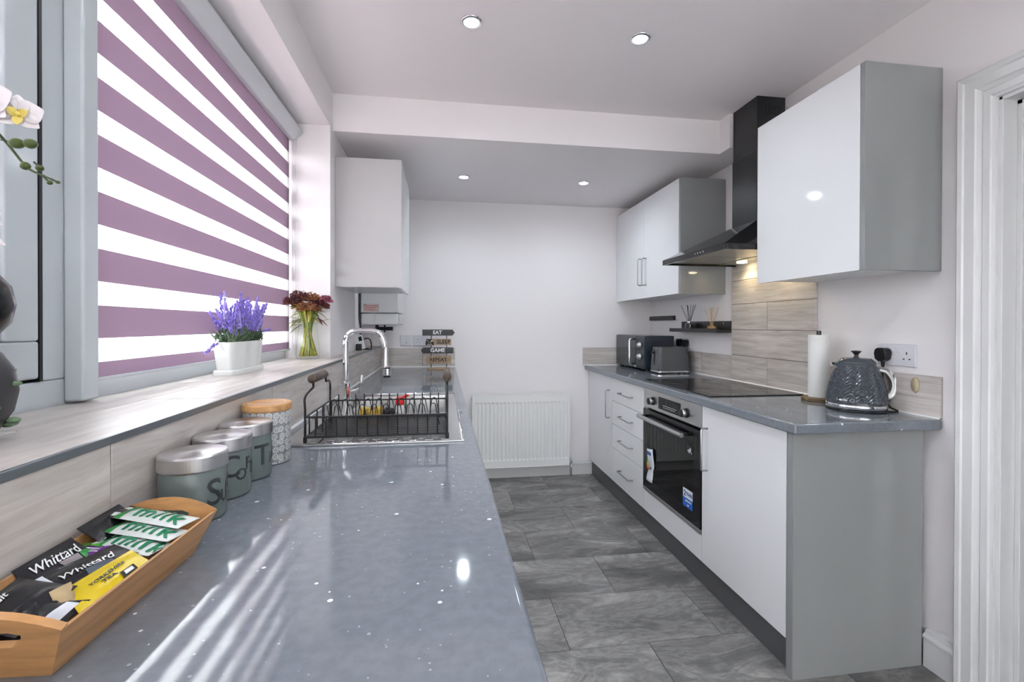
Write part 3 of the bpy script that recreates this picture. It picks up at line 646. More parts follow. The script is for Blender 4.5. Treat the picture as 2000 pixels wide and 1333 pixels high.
# ------------------------------------------------------------ ceiling downlights
def downlight(x, y, z, label):
    t = thing('downlight', label, 'light', (x, y, z), 'recessed ceiling downlights', world=False)
    ob('trim_ring', MB().lathe([(.030,-.0005),(.042,-.0005),(.043,-.003),(.038,-.007),(.030,-.006)], n=32, cap=False), M['chrome'], t, smooth=True)
    ob('lens', MB().lathe([(.0001,-.004),(.030,-.004),(.030,-.001)], n=24), M['lamp_led'], t)
    l = bpy.data.lights.new('downlight_lamp', 'SPOT'); l.energy = LAMP_W; l.spot_size = math.radians(172); l.spot_blend = 1.0; l.shadow_soft_size = .03; l.color = (.82,.92,1)
    lo = bpy.data.objects.new('lamp', l); col.objects.link(lo); lo.parent = t; lo.location = (0, 0, -.012)
downlight(.107, 1.790, ZC, 'lit ceiling downlight, nearer row, over the left worktop side')
downlight(.795, 1.793, ZC, 'lit ceiling downlight, nearer row, over the aisle side')
downlight(.134, 3.067, ZL, 'lit downlight in the lowered ceiling beside the left wall cabinet')
downlight(.957, 3.074, ZL, 'lit downlight in the lowered ceiling beside the right wall cabinet')
downlight(.107, .45, ZC, 'added unseen ceiling downlight above the camera, window side')  # this and the next three are unseen, added for light from behind
downlight(.795, .45, ZC, 'added unseen ceiling downlight above the camera, door side')
downlight(.107, -.9, ZC, 'added unseen ceiling downlight by the rear wall, window side')
downlight(.795, -.9, ZC, 'added unseen ceiling downlight by the rear wall, door side')
downlight(2.6, .8, ZC, 'lit ceiling downlight in the hall beyond the doorway')

# ------------------------------------------------------------ cooker hood
t = thing('cooker_hood', 'black chimney cooker hood with sloping canopy above the hob', 'cooker hood', (1.55, 2.246, 1.58))
hx0, hx1, hy0, hy1 = 1.272, XR-.001, 1.945, 2.545; zb = 1.582
cx0, cy0, cy1 = 1.58, 2.145, 2.347
ob('canopy_rim', MB().box(hx0, hy0, zb, hx0+.012, hy1, zb+.028).box(hx0+.012, hy0, zb, hx1, hy0+.012, zb+.028).box(hx0+.012, hy1-.012, zb, hx1, hy1, zb+.028), M['black_gloss'], t, .001, 1)
ob('canopy', MB().hexa([(hx0, hy0, zb+.0285), (hx1, hy0, zb+.0285), (hx1, hy1, zb+.0285), (hx0, hy1, zb+.0285)], [(cx0-.005, cy0-.006, zb+.185), (hx1, cy0-.006, zb+.185), (hx1, cy1+.006, zb+.185), (cx0-.005, cy1+.006, zb+.185)]), M['black_gloss'], t, .0012, 1)
ob('chimney', B(cx0, cy0, zb+.186, hx1, cy1, 2.13), M['black_satin'], t, .001, 1)
ch = ob('chimney_upper', B(cx0+.003, cy0+.003, 2.13, hx1, cy1-.003, ZC-.001), M['black_satin'], t, .001, 1)
for k in range(7):
    ob('vent_slot', B(cx0+.05+.013*k, cy0+.0022, 2.31, cx0+.055+.013*k, cy0+.0031, 2.36), M['black_gloss'], ch)
fil = mat('hood_filter_steel', (.45,.43,.38), .35, 1)
for (a, b) in ((hy0+.014, 2.243), (2.249, hy1-.014)):
    f = ob('grease_filter', B(hx0+.03, a, zb+.010, hx1-.13, b, zb+.018), fil, t, .002, 1)
ob('lamp_plate', B(hx1-.128, hy0+.014, zb+.008, hx1-.004, hy1-.014, zb+.016), fil, t, .002, 1)
for yy in (2.10, 2.39):
    ob('lamp_lens', MB().cyl((hx1-.07, yy, zb+.003), .026, .005, 20), M['lamp_warm'], t)
    l = bpy.data.lights.new('hood_lamp', 'SPOT'); l.energy = 1.6; l.color = (1,.80,.45); l.spot_size = math.radians(140); l.spot_blend = .6; l.shadow_soft_size = .02
    lo = bpy.data.objects.new('hood_lamp', l); col.objects.link(lo); lo.parent = t; lo.matrix_parent_inverse = t.matrix_basis.inverted(); lo.location = (hx1-.07, yy, zb)
for k in range(5):
    ob('button', MB().cyl((hx0-.0015, 2.095+.024*k+(.02 if k == 0 else .024 if False else 0), zb+.014), .0042, .002, 10, 'x'), M['chrome'], t)

# ------------------------------------------------------------ hob and oven
t = thing('hob', 'black ceramic glass hob set in the right-hand worktop', 'hob', (1.46, 2.31, WT))
ob('glass_top', B(1.215, 1.962, WT, 1.695, 2.655, WT+.005), M['black_glass'], t, .0015)
ringm = mat('hob_ring_print', (.09,.09,.09), .25)
for (x, y, r) in ((1.34, 2.13, .09), (1.57, 2.13, .075), (1.34, 2.47, .075), (1.57, 2.47, .10)):
    ob('cooking_zone_ring', MB().lathe([(r, 0), (r, .0003), (r-.0015, .0003), (r-.0015, 0)], (x, y, WT+.005), 40, cap=False), ringm, t)

oy0, oy1, oz0, oz1 = 2.004, 2.625, .249, WB-.006
ov = thing('oven', 'built-in stainless and black glass oven under the hob', 'oven', (1.45, 2.31, .249))
ob('casing', MB().box(1.222, oy0+.012, oz0+.01, 1.70, oy0+.02, oz1-.004).box(1.222, oy1-.02, oz0+.01, 1.70, oy1-.012, oz1-.004).box(1.222, oy0+.02, oz1-.13, 1.70, oy1-.02, oz1-.12).box(1.222, oy0+.02, oz0+.01, 1.70, oy1-.02, oz0+.02).box(1.69, oy0+.02, oz0+.02, 1.70, oy1-.02, oz1-.13), M['cavity'], ov)
pz0 = .748
cp = ob('control_panel', B(XD-.002, oy0, pz0, 1.222, oy1, oz1), M['steel'], ov, .0015)
dsp = ob('display', B(XD-.0028, 2.193, .765, XD-.001, 2.437, .832), M['black_glass'], cp)
for k in range(6): ob('display_mark', B(XD-.0031, 2.255+.022*k, .779, XD-.0028, 2.268+.022*k, .7815), M['white_print'], dsp)
ob('display_line', B(XD-.0031, 2.235, .790, XD-.0028, 2.385, .7915), M['white_print'], dsp)
for yy, zk in ((2.505, .795), (2.140, .795)):
    kn = ob('knob', MB().lathe([(.024,0),(.024,.006),(.021,.010),(.0195,.030),(.017,.032),(.0001,.032)], n=28).xf(Matrix.Translation((XD-.002, yy, zk)) @ Matrix.Rotation(-PI/2, 4, 'Y')), M['black_satin'], cp, smooth=True)
    ob('knob_ring', MB().lathe([(.0205,.011),(.0215,.012),(.0212,.026),(.0200,.0265)], n=28, cap=False).xf(Matrix.Translation((XD-.002, yy, zk)) @ Matrix.Rotation(-PI/2, 4, 'Y')), M['steel'], kn, smooth=True)
dz1 = pz0-.012
fm = MB().box(XD-.006, oy0, oz0+.022, XD+.012, oy0+.062, dz1).box(XD-.006, oy1-.058, oz0+.022, XD+.012, oy1, dz1).box(XD-.006, oy0+.062, oz0+.022, XD+.012, oy1-.058, .335).box(XD-.006, oy0+.062, .665, XD+.012, oy1-.058, dz1)
dr = ob('oven_door', fm, M['black_glass'], ov)
ob('door_window', B(XD-.0055, oy0+.062, .335, XD-.002, oy1-.058, .665), M['oven_pane'], dr)
ob('bottom_strip', B(XD-.006, oy0, oz0, XD+.012, oy1, oz0+.021), M['steel'], ov, .001, 1)
hb = MB().tube([(XD-.045, oy0+.10, .692), (XD-.045, oy1-.012, .692)], .0125, 14)
hn = ob('door_handle', hb, M['steel'], dr, smooth=False)
ob('handle_mount', MB().box(XD-.045, oy0+.112, .685, XD-.006, oy0+.128, .699).box(XD-.045, oy1-.03, .685, XD-.006, oy1-.014, .699), M['black_satin'], hn, .002)
# rack inside
for zr in (.42, .52):
    rk = MB().tube([(1.26, oy0+.03, zr), (1.26, oy1-.03, zr)], .003, 6).tube([(1.64, oy0+.03, zr), (1.64, oy1-.03, zr)], .003, 6)
    for k in range(14): rk.tube([(1.26, oy0+.05+.04*k, zr), (1.64, oy0+.05+.04*k, zr)], .0018, 5)
    ob('oven_rack', rk, M['chrome'], ov)
# energy label: hanging curled slip on the glass
def on_oven(y0, y1, z0, z1, m, par, name, off=.0075): return ob(name, B(XD-off-.0008, y0, z0, XD-off, y1, z1), m, par)
el = MB(); ny, nz_ = 6, 12
for j in range(nz_+1):
    for i in range(ny+1):
        q = j/nz_; y = 2.483-.012*math.sin(q*5.2)+(.075*(i/ny)); z = .515-.185*q+.012*(1-i/ny)*(-1 if q > .9 else 0)
        el.v.append((XD-.010-.010*math.sin(q*6.0+.6)*.6-.004*math.sin(i/ny*PI), y, z-.012*(i/ny-.5)))
el.f = [(j*(ny+1)+i, j*(ny+1)+i+1, (j+1)*(ny+1)+i+1, (j+1)*(ny+1)+i) for j in range(nz_) for i in range(ny)]
lab = ob('energy_label', el, M['sticker_white'], ov, smooth=True, solid=.0006)
lab['label'] = 'curled energy rating label hanging on the oven glass'
def lab_bar(y0, y1, z0, z1, c): 
    ob('label_bar', B(XD-.0205, y0, z0, XD-.0195, y1, z1), c, lab)
bl = mat('label_dark_blue', (.05,.10,.30), .5)
lab_bar(2.492, 2.548, .480, .500, bl)
for k, c in enumerate(((.02,.30,.12), (.25,.45,.05), (.75,.62,.05), (.75,.35,.03), (.62,.08,.03))):
    lab_bar(2.545-.012-.006*k, 2.545, .447-.0125*k, .457-.0125*k, mat('label_colour', c, .5))
lab_bar(2.487, 2.500, .405, .417, M['black_print'])
sk = on_oven(2.067, 2.156, .378, .423, M['sticker_white'], ov, 'guarantee_sticker'); sk['label'] = 'blue and white guarantee sticker low on the oven glass'
on_oven(2.067, 2.156, .333, .378, M['sticker_blue'], sk, 'sticker_base')
tx = text_mb('2', .040, .001); tx.xf(frame_m((XD-.0086, 2.138, .398), (0,-1,0), (0,0,1))); ob('lettering', tx, bl, sk)
tx = text_mb('YEARS', .022, .0006); tx.xf(frame_m((XD-.0086, 2.098, .400), (0,-1,0), (0,0,1))); ob('lettering', tx, bl, sk)
tx = text_mb('guarantee', .014, .0003); tx.xf(frame_m((XD-.0086, 2.104, .366), (0,-1,0), (0,0,1))); ob('lettering', tx, M['white_print'], sk)
ob('sticker_mark', B(XD-.0089, 2.100, .342, XD-.0083, 2.114, .349), M['white_print'], sk)
s2 = on_oven(2.070, 2.118, .60, .645, M['black_satin'], ov, 'feature_sticker', .0065); s2['label'] = 'small dark feature sticker at the top of the oven window'
for k in range(4):
    ob('sticker_mark', B(XD-.0079, 2.074+.011*k, .606+.006*(k % 2), XD-.0073, 2.081+.011*k, .612+.007*((k*7) % 4)), M['white_print'], s2)
# ------------------------------------------------------------ radiator
rx0, rx1, rz0, rz1, ryf = .225, 1.012, .100, .682, 3.606
t = thing('radiator', 'white panel radiator below the back wall', 'radiator', ((rx0+rx1)/2, 3.64, rz0))
N = 24; pts = []; pitch = (rx1-rx0-.03)/N
m = MB(); xs = []
for k in range(N):
    a = rx0+.015+pitch*k
    xs += [(a, 0), (a+pitch*.28, 0), (a+pitch*.40, .007), (a+pitch*.88, .007)]
xs += [(rx1-.015, 0)]
zlev = [(rz0+.004, 0), (rz0+.055, 0), (rz0+.068, 1), (rz1-.075, 1), (rz1-.062, 0), (rz1-.004, 0)]
nx = len(xs)
for z, s_ in zlev:
    for x, dpt in xs: m.v.append((x, ryf+dpt*s_, z))
m.f = [(j*nx+i, j*nx+i+1, (j+1)*nx+i+1, (j+1)*nx+i) for j in range(len(zlev)-1) for i in range(nx-1)]
ob('front_panel', m, M['radiator'], t)
ob('panel_rim', MB().box(rx0, ryf-.003, rz0, rx0+.0155, ryf+.05, rz1).box(rx1-.0155, ryf-.003, rz0, rx1, ryf+.05, rz1).box(rx0, ryf-.003, rz0, rx1, ryf+.05, rz0+.005).box(rx0, ryf-.003, rz1-.005, rx1, ryf+.006, rz1), M['radiator'], t, .002)
ob('back_panel', B(rx0+.016, ryf+.042, rz0+.005, rx1-.016, ryf+.05, rz1-.005), M['radiator'], t)
gr = ob('top_grille', MB().box(rx0+.016, ryf+.006, rz1-.003, rx1-.016, ryf+.009, rz1).box(rx0+.016, ryf+.044, rz1-.003, rx1-.016, ryf+.05, rz1), M['radiator'], t)
gm = B(-.002, 0, 0, .002, .036, .002).mesh('grille_bar'); gm.materials.append(M['radiator'])
for k in range(52):
    o = link('grille_bar', gm, None, gr); o.location = (rx0+.024+.0145*k, ryf+.0085, rz1-.0025)
for xx in (rx0+.15, rx1-.15): ob('wall_bracket', B(xx-.015, ryf+.05, rz0+.05, xx+.015, YB-.0005, rz1-.05), M['radiator'], t)
v = ob('valve', MB().tube([(rx1, ryf+.03, rz0+.02), (rx1+.022, ryf+.03, rz0+.02)], .008, 10).tube([(rx1+.022, ryf+.03, rz0-.1), (rx1+.022, ryf+.03, rz0+.035)], .0075, 10).cyl((rx1+.022, ryf+.03, rz0+.012), .013, .018, 12), M['chrome'], t, smooth=True)
ob('valve_cap', MB().lathe([(.012,0),(.013,.004),(.012,.03),(.009,.034),(.0001,.034)], (rx1+.022, ryf+.03, rz0+.035), 14), M['white_plastic'], v, smooth=True)
ob('bleed_plug', MB().cyl((rx0-.008, ryf+.03, rz1-.03), .007, .01, 10, 'x'), M['chrome'], t)

# ------------------------------------------------------------ sockets and plugs
def socket_plate(name, label, c, w_, h_, face, gangs):
    """face: 'x' on the right wall (looking to -x) or 'y' on the back wall (looking to -y); c = centre on the wall"""
    t = thing(name, label, 'socket', c)
    def bx(u0, u1, v0, v1, d0, d1):
        if face == 'x': return B(XR-d1, c[1]-u1, c[2]+v0, XR-d0, c[1]-u0, c[2]+v1)
        return B(c[0]+u0, YB-d1, c[2]+v0, c[0]+u1, YB-d0, c[2]+v1)
    ob('face_plate', bx(-w_/2, w_/2, -h_/2, h_/2, .0005, .009), M['socket'], t, .0025)
    def pins(u, vv):
        for du, dv, a, b_ in ((0, .012, .0022, .005), (-.011, -.010, .0035, .0022), (.011, -.010, .0035, .0022)):
            ob('pin_hole', bx(u+du-a, u+du+a, vv+dv-b_, vv+dv+b_, .0088, .0094), M['black_print'], t)
    def rock(u, vv):
        s_ = ob('rocker_switch', bx(u-.006, u+.006, vv-.009, vv+.009, .0088, .0125), M['socket'], t, .001, 1)
    if gangs == 2:
        for s_ in (-1, 1): pins(s_*w_*.28, -.004); rock(s_*.0085, h_*.24)
    else:
        rock(0, h_*.16); ob('neon', bx(-.004, .004, -.022, -.016, .0088, .0096), M['black_print'], t)
        for s_ in (-1, 1): ob('screw', bx(s_*.035-.002, s_*.035+.002, -.002, .002, .0088, .0096), M['steel'], t)
    return t
socket_plate('wall_socket', 'white switched fuse plate on the back wall left of the wooden sign', (-.285, YB, 1.111), .088, .083, 'y', 1)
socket_plate('wall_socket', 'white double socket on the back wall partly behind the wooden sign', (-.157, YB, 1.110), .145, .083, 'y', 2)
socket_plate('wall_socket', 'white double socket on the right wall behind the kettle', (XR, 1.549, 1.118), .150, .084, 'x', 2)
socket_plate('wall_socket', 'white double socket on the right wall between microwave and toaster', (XR, 3.12, 1.103), .150, .075, 'x', 2)
def plug(label, y, z, cable):
    t = thing('power_plug', label, 'plug', (XR-.01, y, z))
    m = MB().prism([(y-.022, z-.018), (y-.026, z+.004), (y-.022, z+.020), (y-.012, z+.026), (y+.012, z+.026), (y+.022, z+.020), (y+.026, z+.004), (y+.022, z-.018), (y+.008, z-.028), (y-.008, z-.028)], 'x', XR-.040, XR-.0098)
    ob('plug_body', m, M['black_plastic'], t, .004, 2)
    ob('strain_relief', MB().tube([(XR-.024, y, z-.027), (XR-.024, y, z-.052)], [.0075, .0045], 10), M['black_plastic'], t)
    ob('cable', MB().tube(cable, .0032, 8), M['black_plastic'], t, smooth=True)
def smooth_path(pts, n=10):
    out = []; P = [Vector(p) for p in pts]
    for i in range(len(P)-1):
        a, b, c, d = P[max(i-1,0)], P[i], P[i+1], P[min(i+2,len(P)-1)]
        for k in range(n):
            q = k/n; out.append(.5*((2*b)+(c-a)*q+(2*a-5*b+4*c-d)*q*q+(3*b-a-3*c+d)*q**3))
    out.append(P[-1]); return out
plug('black plug with its lead behind the kettle', 1.588, 1.118, smooth_path([(XR-.024, 1.588, 1.068), (XR-.022, 1.59, 1.02), (XR-.02, 1.585, .95), (XR-.017, 1.565, .915), (XR-.02, 1.53, .9045), (XR-.05, 1.52, .9040), (XR-.09, 1.53, .9042)]))
plug('left of the two black plugs above the toaster', 3.168, 1.108, smooth_path([(XR-.024, 3.168, 1.058), (XR-.022, 3.172, 1.0), (XR-.02, 3.175, .93), (XR-.02, 3.18, .904)]))
plug('right of the two black plugs above the toaster', 3.085, 1.104, smooth_path([(XR-.024, 3.085, 1.054), (XR-.022, 3.08, 1.0), (XR-.019, 3.07, .95), (XR-.018, 3.05, .906), (XR-.03, 3.02, .904)]))
t = thing('tile_hook', 'oval clear adhesive hook pad stuck on the tile beside the kettle', 'hook', (XR-.011, 1.472, 1.016))
ob('pad', MB().lathe([(.0001,.004),(.014,.0035),(.0155,0)], n=20).xf(Matrix.Translation((XR-.0112, 1.472, 1.012)) @ Matrix.Rotation(-PI/2, 4, 'Y') @ Matrix.Diagonal((1.9, 1, 1, 1))), mat('yellowed_adhesive', (.50,.42,.28), .3), t, smooth=True)

# ------------------------------------------------------------ kettle
kc = (1.613, 1.602)
t = thing('kettle', 'slate blue traditional kettle with embossed chevron body and chrome base', 'kettle', (*kc, WT))
ob('power_base', MB().lathe([(.0001,.0),(.092,0),(.099,.003),(.099,.007),(.095,.010),(.0001,.010)], (*kc, WT), 48), M['black_plastic'], t, smooth=True)
ob('chrome_ring', MB().lathe([(.094,.010),(.099,.012),(.0995,.026),(.096,.029)], (*kc, WT), 48, cap=False), M['chrome'], t, smooth=True)
bm_ = MB(); nu, nv = 144, 48; prof_r = [(0, .098), (.25, .0945), (.5, .087), (.72, .077), (.88, .067), (1, .062)]
def interp(q):
    for (a, ra), (b, rb) in zip(prof_r, prof_r[1:]):
        if q <= b: return ra+(rb-ra)*(q-a)/(b-a)
    return prof_r[-1][1]
for j in range(nv+1):
    q = j/nv; z = WT+.029+.152*q
    for i in range(nu):
        a = 2*PI*i/nu; uu = i/nu*16; zig = abs((uu % 1)*2-1)
        ph = (q*11+zig*1.3) % 1; e = (.0034*(abs(ph*2-1))-.0017)*(1 if .06 < q < .95 else 0)
        r = interp(q)+e; bm_.v.append((kc[0]+r*math.cos(a), kc[1]+r*math.sin(a), z))
bm_.f = [(j*nu+i, j*nu+(i+1)%nu, (j+1)*nu+(i+1)%nu, (j+1)*nu+i) for j in range(nv) for i in range(nu)]
ob('body', bm_, M['slate_blue'], t)
ld = ob('lid', MB().lathe([(.063,.181),(.064,.184),(.060,.190),(.050,.200),(.046,.203),(.0001,.206)], (*kc, WT), 40), M['slate_blue'], t, smooth=True)
ob('lid_knob', MB().lathe([(.016,.204),(.008,.208),(.006,.214),(.010,.221),(.0175,.229),(.017,.2315),(.0001,.233)], (*kc, WT), 24), M['black_plastic'], ld, smooth=True)
# spout points left, handle right and a little to the wall
ha = math.atan2(-.35, .94)
def kp(r, z, a=ha): return (kc[0]+r*math.cos(a), kc[1]+r*math.sin(a), WT+z)
sa = ha+PI
ob('spout', MB().add([kp(.060,.150,sa-.42), kp(.060,.150,sa+.42), kp(.060,.186,sa+.5), kp(.060,.186,sa-.5), kp(.080,.176,sa-.12), kp(.080,.176,sa+.12), kp(.082,.185,sa+.13), kp(.082,.185,sa-.13)],
   [(0,1,5,4), (1,2,6,5), (3,0,4,7), (4,5,6,7), (2,3,7,6)]), M['slate_blue'], t)
side = Vector((-math.sin(ha), math.cos(ha), 0))
arc = smooth_path([kp(.060,.158), kp(.078,.166), kp(.104,.158), kp(.124,.130), kp(.131,.098), kp(.124,.066), kp(.108,.050), kp(.092,.046)], 5)
hm_ = MB()
for p in range(len(arc)):
    pp = Vector(arc[p]); tt = (Vector(arc[min(p+1,len(arc)-1)])-Vector(arc[max(p-1,0)])).normalized(); nn = side.cross(tt)
    hm_.v += [tuple(pp+side*.013+nn*.005), tuple(pp+side*.013-nn*.005), tuple(pp-side*.013-nn*.005), tuple(pp-side*.013+nn*.005)]
hm_.f = [(4*p+k, 4*p+(k+1)%4, 4*p+4+(k+1)%4, 4*p+4+k) for p in range(len(arc)-1) for k in range(4)]+[(0,3,2,1), tuple(4*(len(arc)-1)+k for k in range(4))]
hd = ob('handle', hm_, M['chrome'], t, .002, 2)
arc2 = [Vector(p)+(Vector(kp(.06,.1))-Vector(p)).normalized()*.009 for p in arc]
hi = MB()
for p in range(len(arc2)):
    pp = arc2[p]; tt = (arc2[min(p+1,len(arc2)-1)]-arc2[max(p-1,0)]).normalized(); nn = side.cross(tt)
    hi.v += [tuple(pp+side*.011+nn*.004), tuple(pp+side*.011-nn*.004), tuple(pp-side*.011-nn*.004), tuple(pp-side*.011+nn*.004)]
hi.f = [(4*p+k, 4*p+(k+1)%4, 4*p+4+(k+1)%4, 4*p+4+k) for p in range(len(arc2)-1) for k in range(4)]
ob('handle_grip', hi, M['steel'], hd)
ga = ha-.62
wm_ = MB(); 
for q in (0, .2, .4, .6, .8, 1):
    z = .046+.105*q; r = interp((z-.029)/.152)+.0015
    wm_.v += [kp(r, z, ha-.12), kp(r+.002, z, ha), kp(r, z, ha+.12)]
wm_.f = [(3*i+k, 3*i+k+1, 3*i+4+k, 3*i+3+k) for i in range(5) for k in range(2)]
ob('water_gauge', wm_, M['smoke'], t, solid=.001)
sp = MB()
for q in (0, .25, .5, .75, 1):
    z = .034+.135*q; r = interp((z-.029)/.152)+.0022
    sp.v += [kp(r, z, ha-.42), kp(r+.0015, z, ha-.385), kp(r, z, ha-.35)]
sp.f = [(3*i+k, 3*i+k+1, 3*i+4+k, 3*i+3+k) for i in range(4) for k in range(2)]
ob('side_seam', sp, M['slate_blue'], t, solid=.001)
ob('power_switch', MB().box(-.012, -.006, 0, .012, .006, .008).xf(Matrix.Translation(kp(.103, .034)) @ Matrix.Rotation(ha, 4, 'Z')), M['black_plastic'], t, .002)
# raised maker's badge: outlined word plate with a round end
ca = math.atan2(-kc[1], -kc[0])
def badge(mb, ang, z):
    out = MB()
    for (x, y, zz) in mb.v:
        a = ca+ang+x/.096; r = .0985+zz; out.v.append((kc[0]+r*math.cos(a), kc[1]+r*math.sin(a), WT+z+y))
    out.f = mb.f; return out
ob('badge', badge(fine(text_mb('Breville', .013, .0004, .1, .0006)), -.48, .046), M['chrome'], t)
ob('badge_ring', badge(MB().lathe([(.0068,0),(.0068,.0006),(.0054,.0006),(.0054,0)], n=20, cap=False), -.115, .046), M['chrome'], t)

# ------------------------------------------------------------ kitchen roll on a wooden stand
rc = (1.640, 1.815)
t = thing('kitchen_roll_holder', 'round wooden kitchen roll stand beside the hob', 'roll holder', (*rc, WT))
wd = mat('stand_wood', (.16,.105,.05), .45, var=.3, vscale=40)
ob('base_disc', MB().lathe([(.0001,0),(.063,0),(.066,.003),(.066,.013),(.062,.016),(.0001,.016)], (*rc, WT), 36), wd, t, smooth=False)
ob('upright_rod', MB().cyl((*rc, WT+.016), .009, .292, 16), M['black_satin'], t)
t = thing('kitchen_roll', 'white kitchen paper roll standing on its holder', 'paper roll', (*rc, WT+.017))
ob('paper', MB().lathe([(.019,0),(.040,0),(.0405,.002),(.0405,.271),(.040,.273),(.019,.273)], (*rc, WT+.017), 40, cap=False), M['paper'], t, smooth=True)
ob('cardboard_core', MB().lathe([(.0185,.002),(.0188,.002),(.0188,.271),(.0185,.271)], (*rc, WT+.017), 24, cap=False), M['tan'], t)

# ------------------------------------------------------------ microwave
t = thing('microwave', 'dark slate microwave with bar handle in the corner of the right worktop', 'microwave', (1.56, 3.39, WT))
mx0, mx1, my0, my1, mz0, mz1 = 1.425, 1.652, 3.125, 3.662, WT+.014, 1.156
ob('case', B(mx0+.014, my0, mz0, mx1, my1, mz1), M['navy'], t, .003)
ob('side_vent_panel', B(mx0+.05, my0-.0012, mz0+.02, mx1-.02, my0+.0005, mz1-.035), mat('dark_slate_panel', (.012,.017,.026), .25), t)
d = ob('door', B(mx0, my0+.148, mz0+.002, mx0+.0135, my1-.001, mz1-.002), M['mw_glass'], t, .002)
hh = MB().tube([(mx0, 3.318, mz0+.028), (mx0-.022, 3.318, mz0+.028), (mx0-.030, 3.318, mz0+.038), (mx0-.030, 3.318, mz1-.038), (mx0-.022, 3.318, mz1-.028), (mx0, 3.318, mz1-.028)], .008, 10)
ob('handle', hh, M['chrome'], d, smooth=True)
cpn = ob('control_panel', B(mx0, my0, mz0+.002, mx0+.0135, my0+.146, mz1-.002), M['navy'], t, .002)
for zz_ in (1.002, 1.085):
    k = ob('dial', MB().lathe([(.024,0),(.024,.004),(.019,.006),(.018,.020),(.0001,.021)], n=24).xf(Matrix.Translation((mx0, my0+.073, zz_)) @ Matrix.Rotation(-PI/2, 4, 'Y')), M['steel'], cpn, smooth=True)
ob('name_plate', B(mx0-.001, 3.26, mz0+.006, mx0, 3.30, mz0+.018), M['chrome'], t)
for x in (mx0+.04, mx1-.03):
    for y in (my0+.03, my1-.03): ob('foot', MB().cyl((x, y, WT), .012, .0145, 12), M['black_plastic'], t)

# ------------------------------------------------------------ toaster
t = thing('toaster', 'slate grey two-slice toaster with embossed ends in front of the microwave', 'toaster', (1.585, 3.03, WT))
tx0, tx1, ty0, ty1, tz0, tz1 = 1.452, 1.690, 2.958, 3.102, WT+.016, WT+.182
bot = rrect((tx0+tx1)/2, (ty0+ty1)/2, (tx1-tx0)/2, (ty1-ty0)/2, .03, 5)
top = rrect((tx0+tx1)/2, (ty0+ty1)/2, (tx1-tx0)/2-.012, (ty1-ty0)/2-.012, .026, 5)
n = len(bot); lv = MB(); L = 12
for j in range(L+1):
    q = j/L
    for i, (b_, c_) in enumerate(zip(bot, top)):
        bump_ = .0009*((i+j) % 2) if 0 < j < L else 0
        lv.v.append((b_[0]+(c_[0]-b_[0])*q*q+(bump_ if b_[0] < tx0+.05 else 0), b_[1]+(c_[1]-b_[1])*q*q, tz0+(tz1-tz0)*q))
lv.f = [(j*n+i, j*n+(i+1)%n, (j+1)*n+(i+1)%n, (j+1)*n+i) for j in range(L) for i in range(n)]+[tuple(range(n-1,-1,-1)), tuple(L*n+k for k in range(n))]
ob('body', lv, mat('slate_grey_enamel', (.085,.09,.10), .18), t)
for yy in (3.005, 3.055): ob('toast_slot', B(tx0+.035, yy-.012, tz1-.0008, tx1-.03, yy+.012, tz1+.0006), M['black_satin'], t)
ob('chrome_band', MB().prism(rrect((tx0+tx1)/2, (ty0+ty1)/2, (tx1-tx0)/2+.002, (ty1-ty0)/2+.002, .032, 5), 'z', tz0-.007, tz0+.002), M['chrome'], t)
ob('lever_slot', B(tx0-.0005, 3.02, tz0+.045, tx0+.003, 3.04, tz1-.02), M['black_satin'], t)
ob('lever', B(tx0-.016, 3.016, tz1-.045, tx0+.002, 3.044, tz1-.034), M['black_plastic'], t, .002)
for x in (tx0+.03, tx1-.03):
    for y in (ty0+.03, ty1-.03): ob('foot', MB().cyl((x, y, WT), .010, .0095, 12), M['black_plastic'], t)

# ------------------------------------------------------------ black ledges and reed diffusers
t = thing('picture_ledge', 'black picture ledge on the right wall holding two reed diffusers', 'shelf', (1.69, 2.87, 1.19))
ob('shelf_board', B(1.640, 2.574, 1.187, XR-.0005, 3.160, 1.203), M['black_satin'], t, .001, 1)
ob('back_board', B(XR-.013, 2.574, 1.203, XR-.0005, 3.160, 1.259), M['black_satin'], t, .001, 1)
ob('front_lip', B(1.634, 2.574, 1.187, 1.640, 3.160, 1.212), M['black_satin'], t, .001, 1)
ob('screw_head', MB().cyl((XR-.0145, 2.65, 1.245), .004, .002, 10, 'x'), M['steel'], t)
t = tag(ob('wall_bar', B(XR-.022, 3.27, 1.272, XR-.0005, 3.672, 1.306), M['black_satin'], None, .001, 1), 'short black bar fixed to the wall left of the diffuser ledge', 'wall bar')
def diffuser(label, c, r, h, gm_, capm, rm, nreed, spread, L):
    t = thing('reed_diffuser', label, 'reed diffuser', c, 'reed diffusers on the black ledge')
    ob('bottle', MB().lathe([(.0001,0),(r,0),(r,h*.72),(r*.8,h*.82),(.010,h*.88),(.010,h)], c, 28), gm_, t, smooth=False)
    ob('collar', MB().lathe([(.0125,h*.88),(.0125,h+.006),(.006,h+.006),(.006,h*.9)], c, 20, cap=False), capm, t)
    for k in range(nreed):
        a = -1+2*k/(nreed-1); dy = -a*spread; dx = -.25*spread*math.cos(k*2.4)
        b0 = Vector(c)+Vector((-dx*.05, -dy*.12, h*.4)); b1 = Vector(c)+Vector((dx, dy, h*.4))+Vector((0, 0, L))
        ob('reed', MB().tube([b0, b1], .0017, 6), rm, t)
diffuser('reed diffuser with black sticks in a dark bottle with silver collar', (1.690, 2.985, 1.203), .030, .052, M['smoke'], M['chrome'], M['black_satin'], 7, .075, .150)
diffuser('reed diffuser with tan sticks in a low amber bottle', (1.690, 2.715, 1.203), .027, .030, M['amber'], M['amber'], M['reed_tan'], 5, .055, .130)

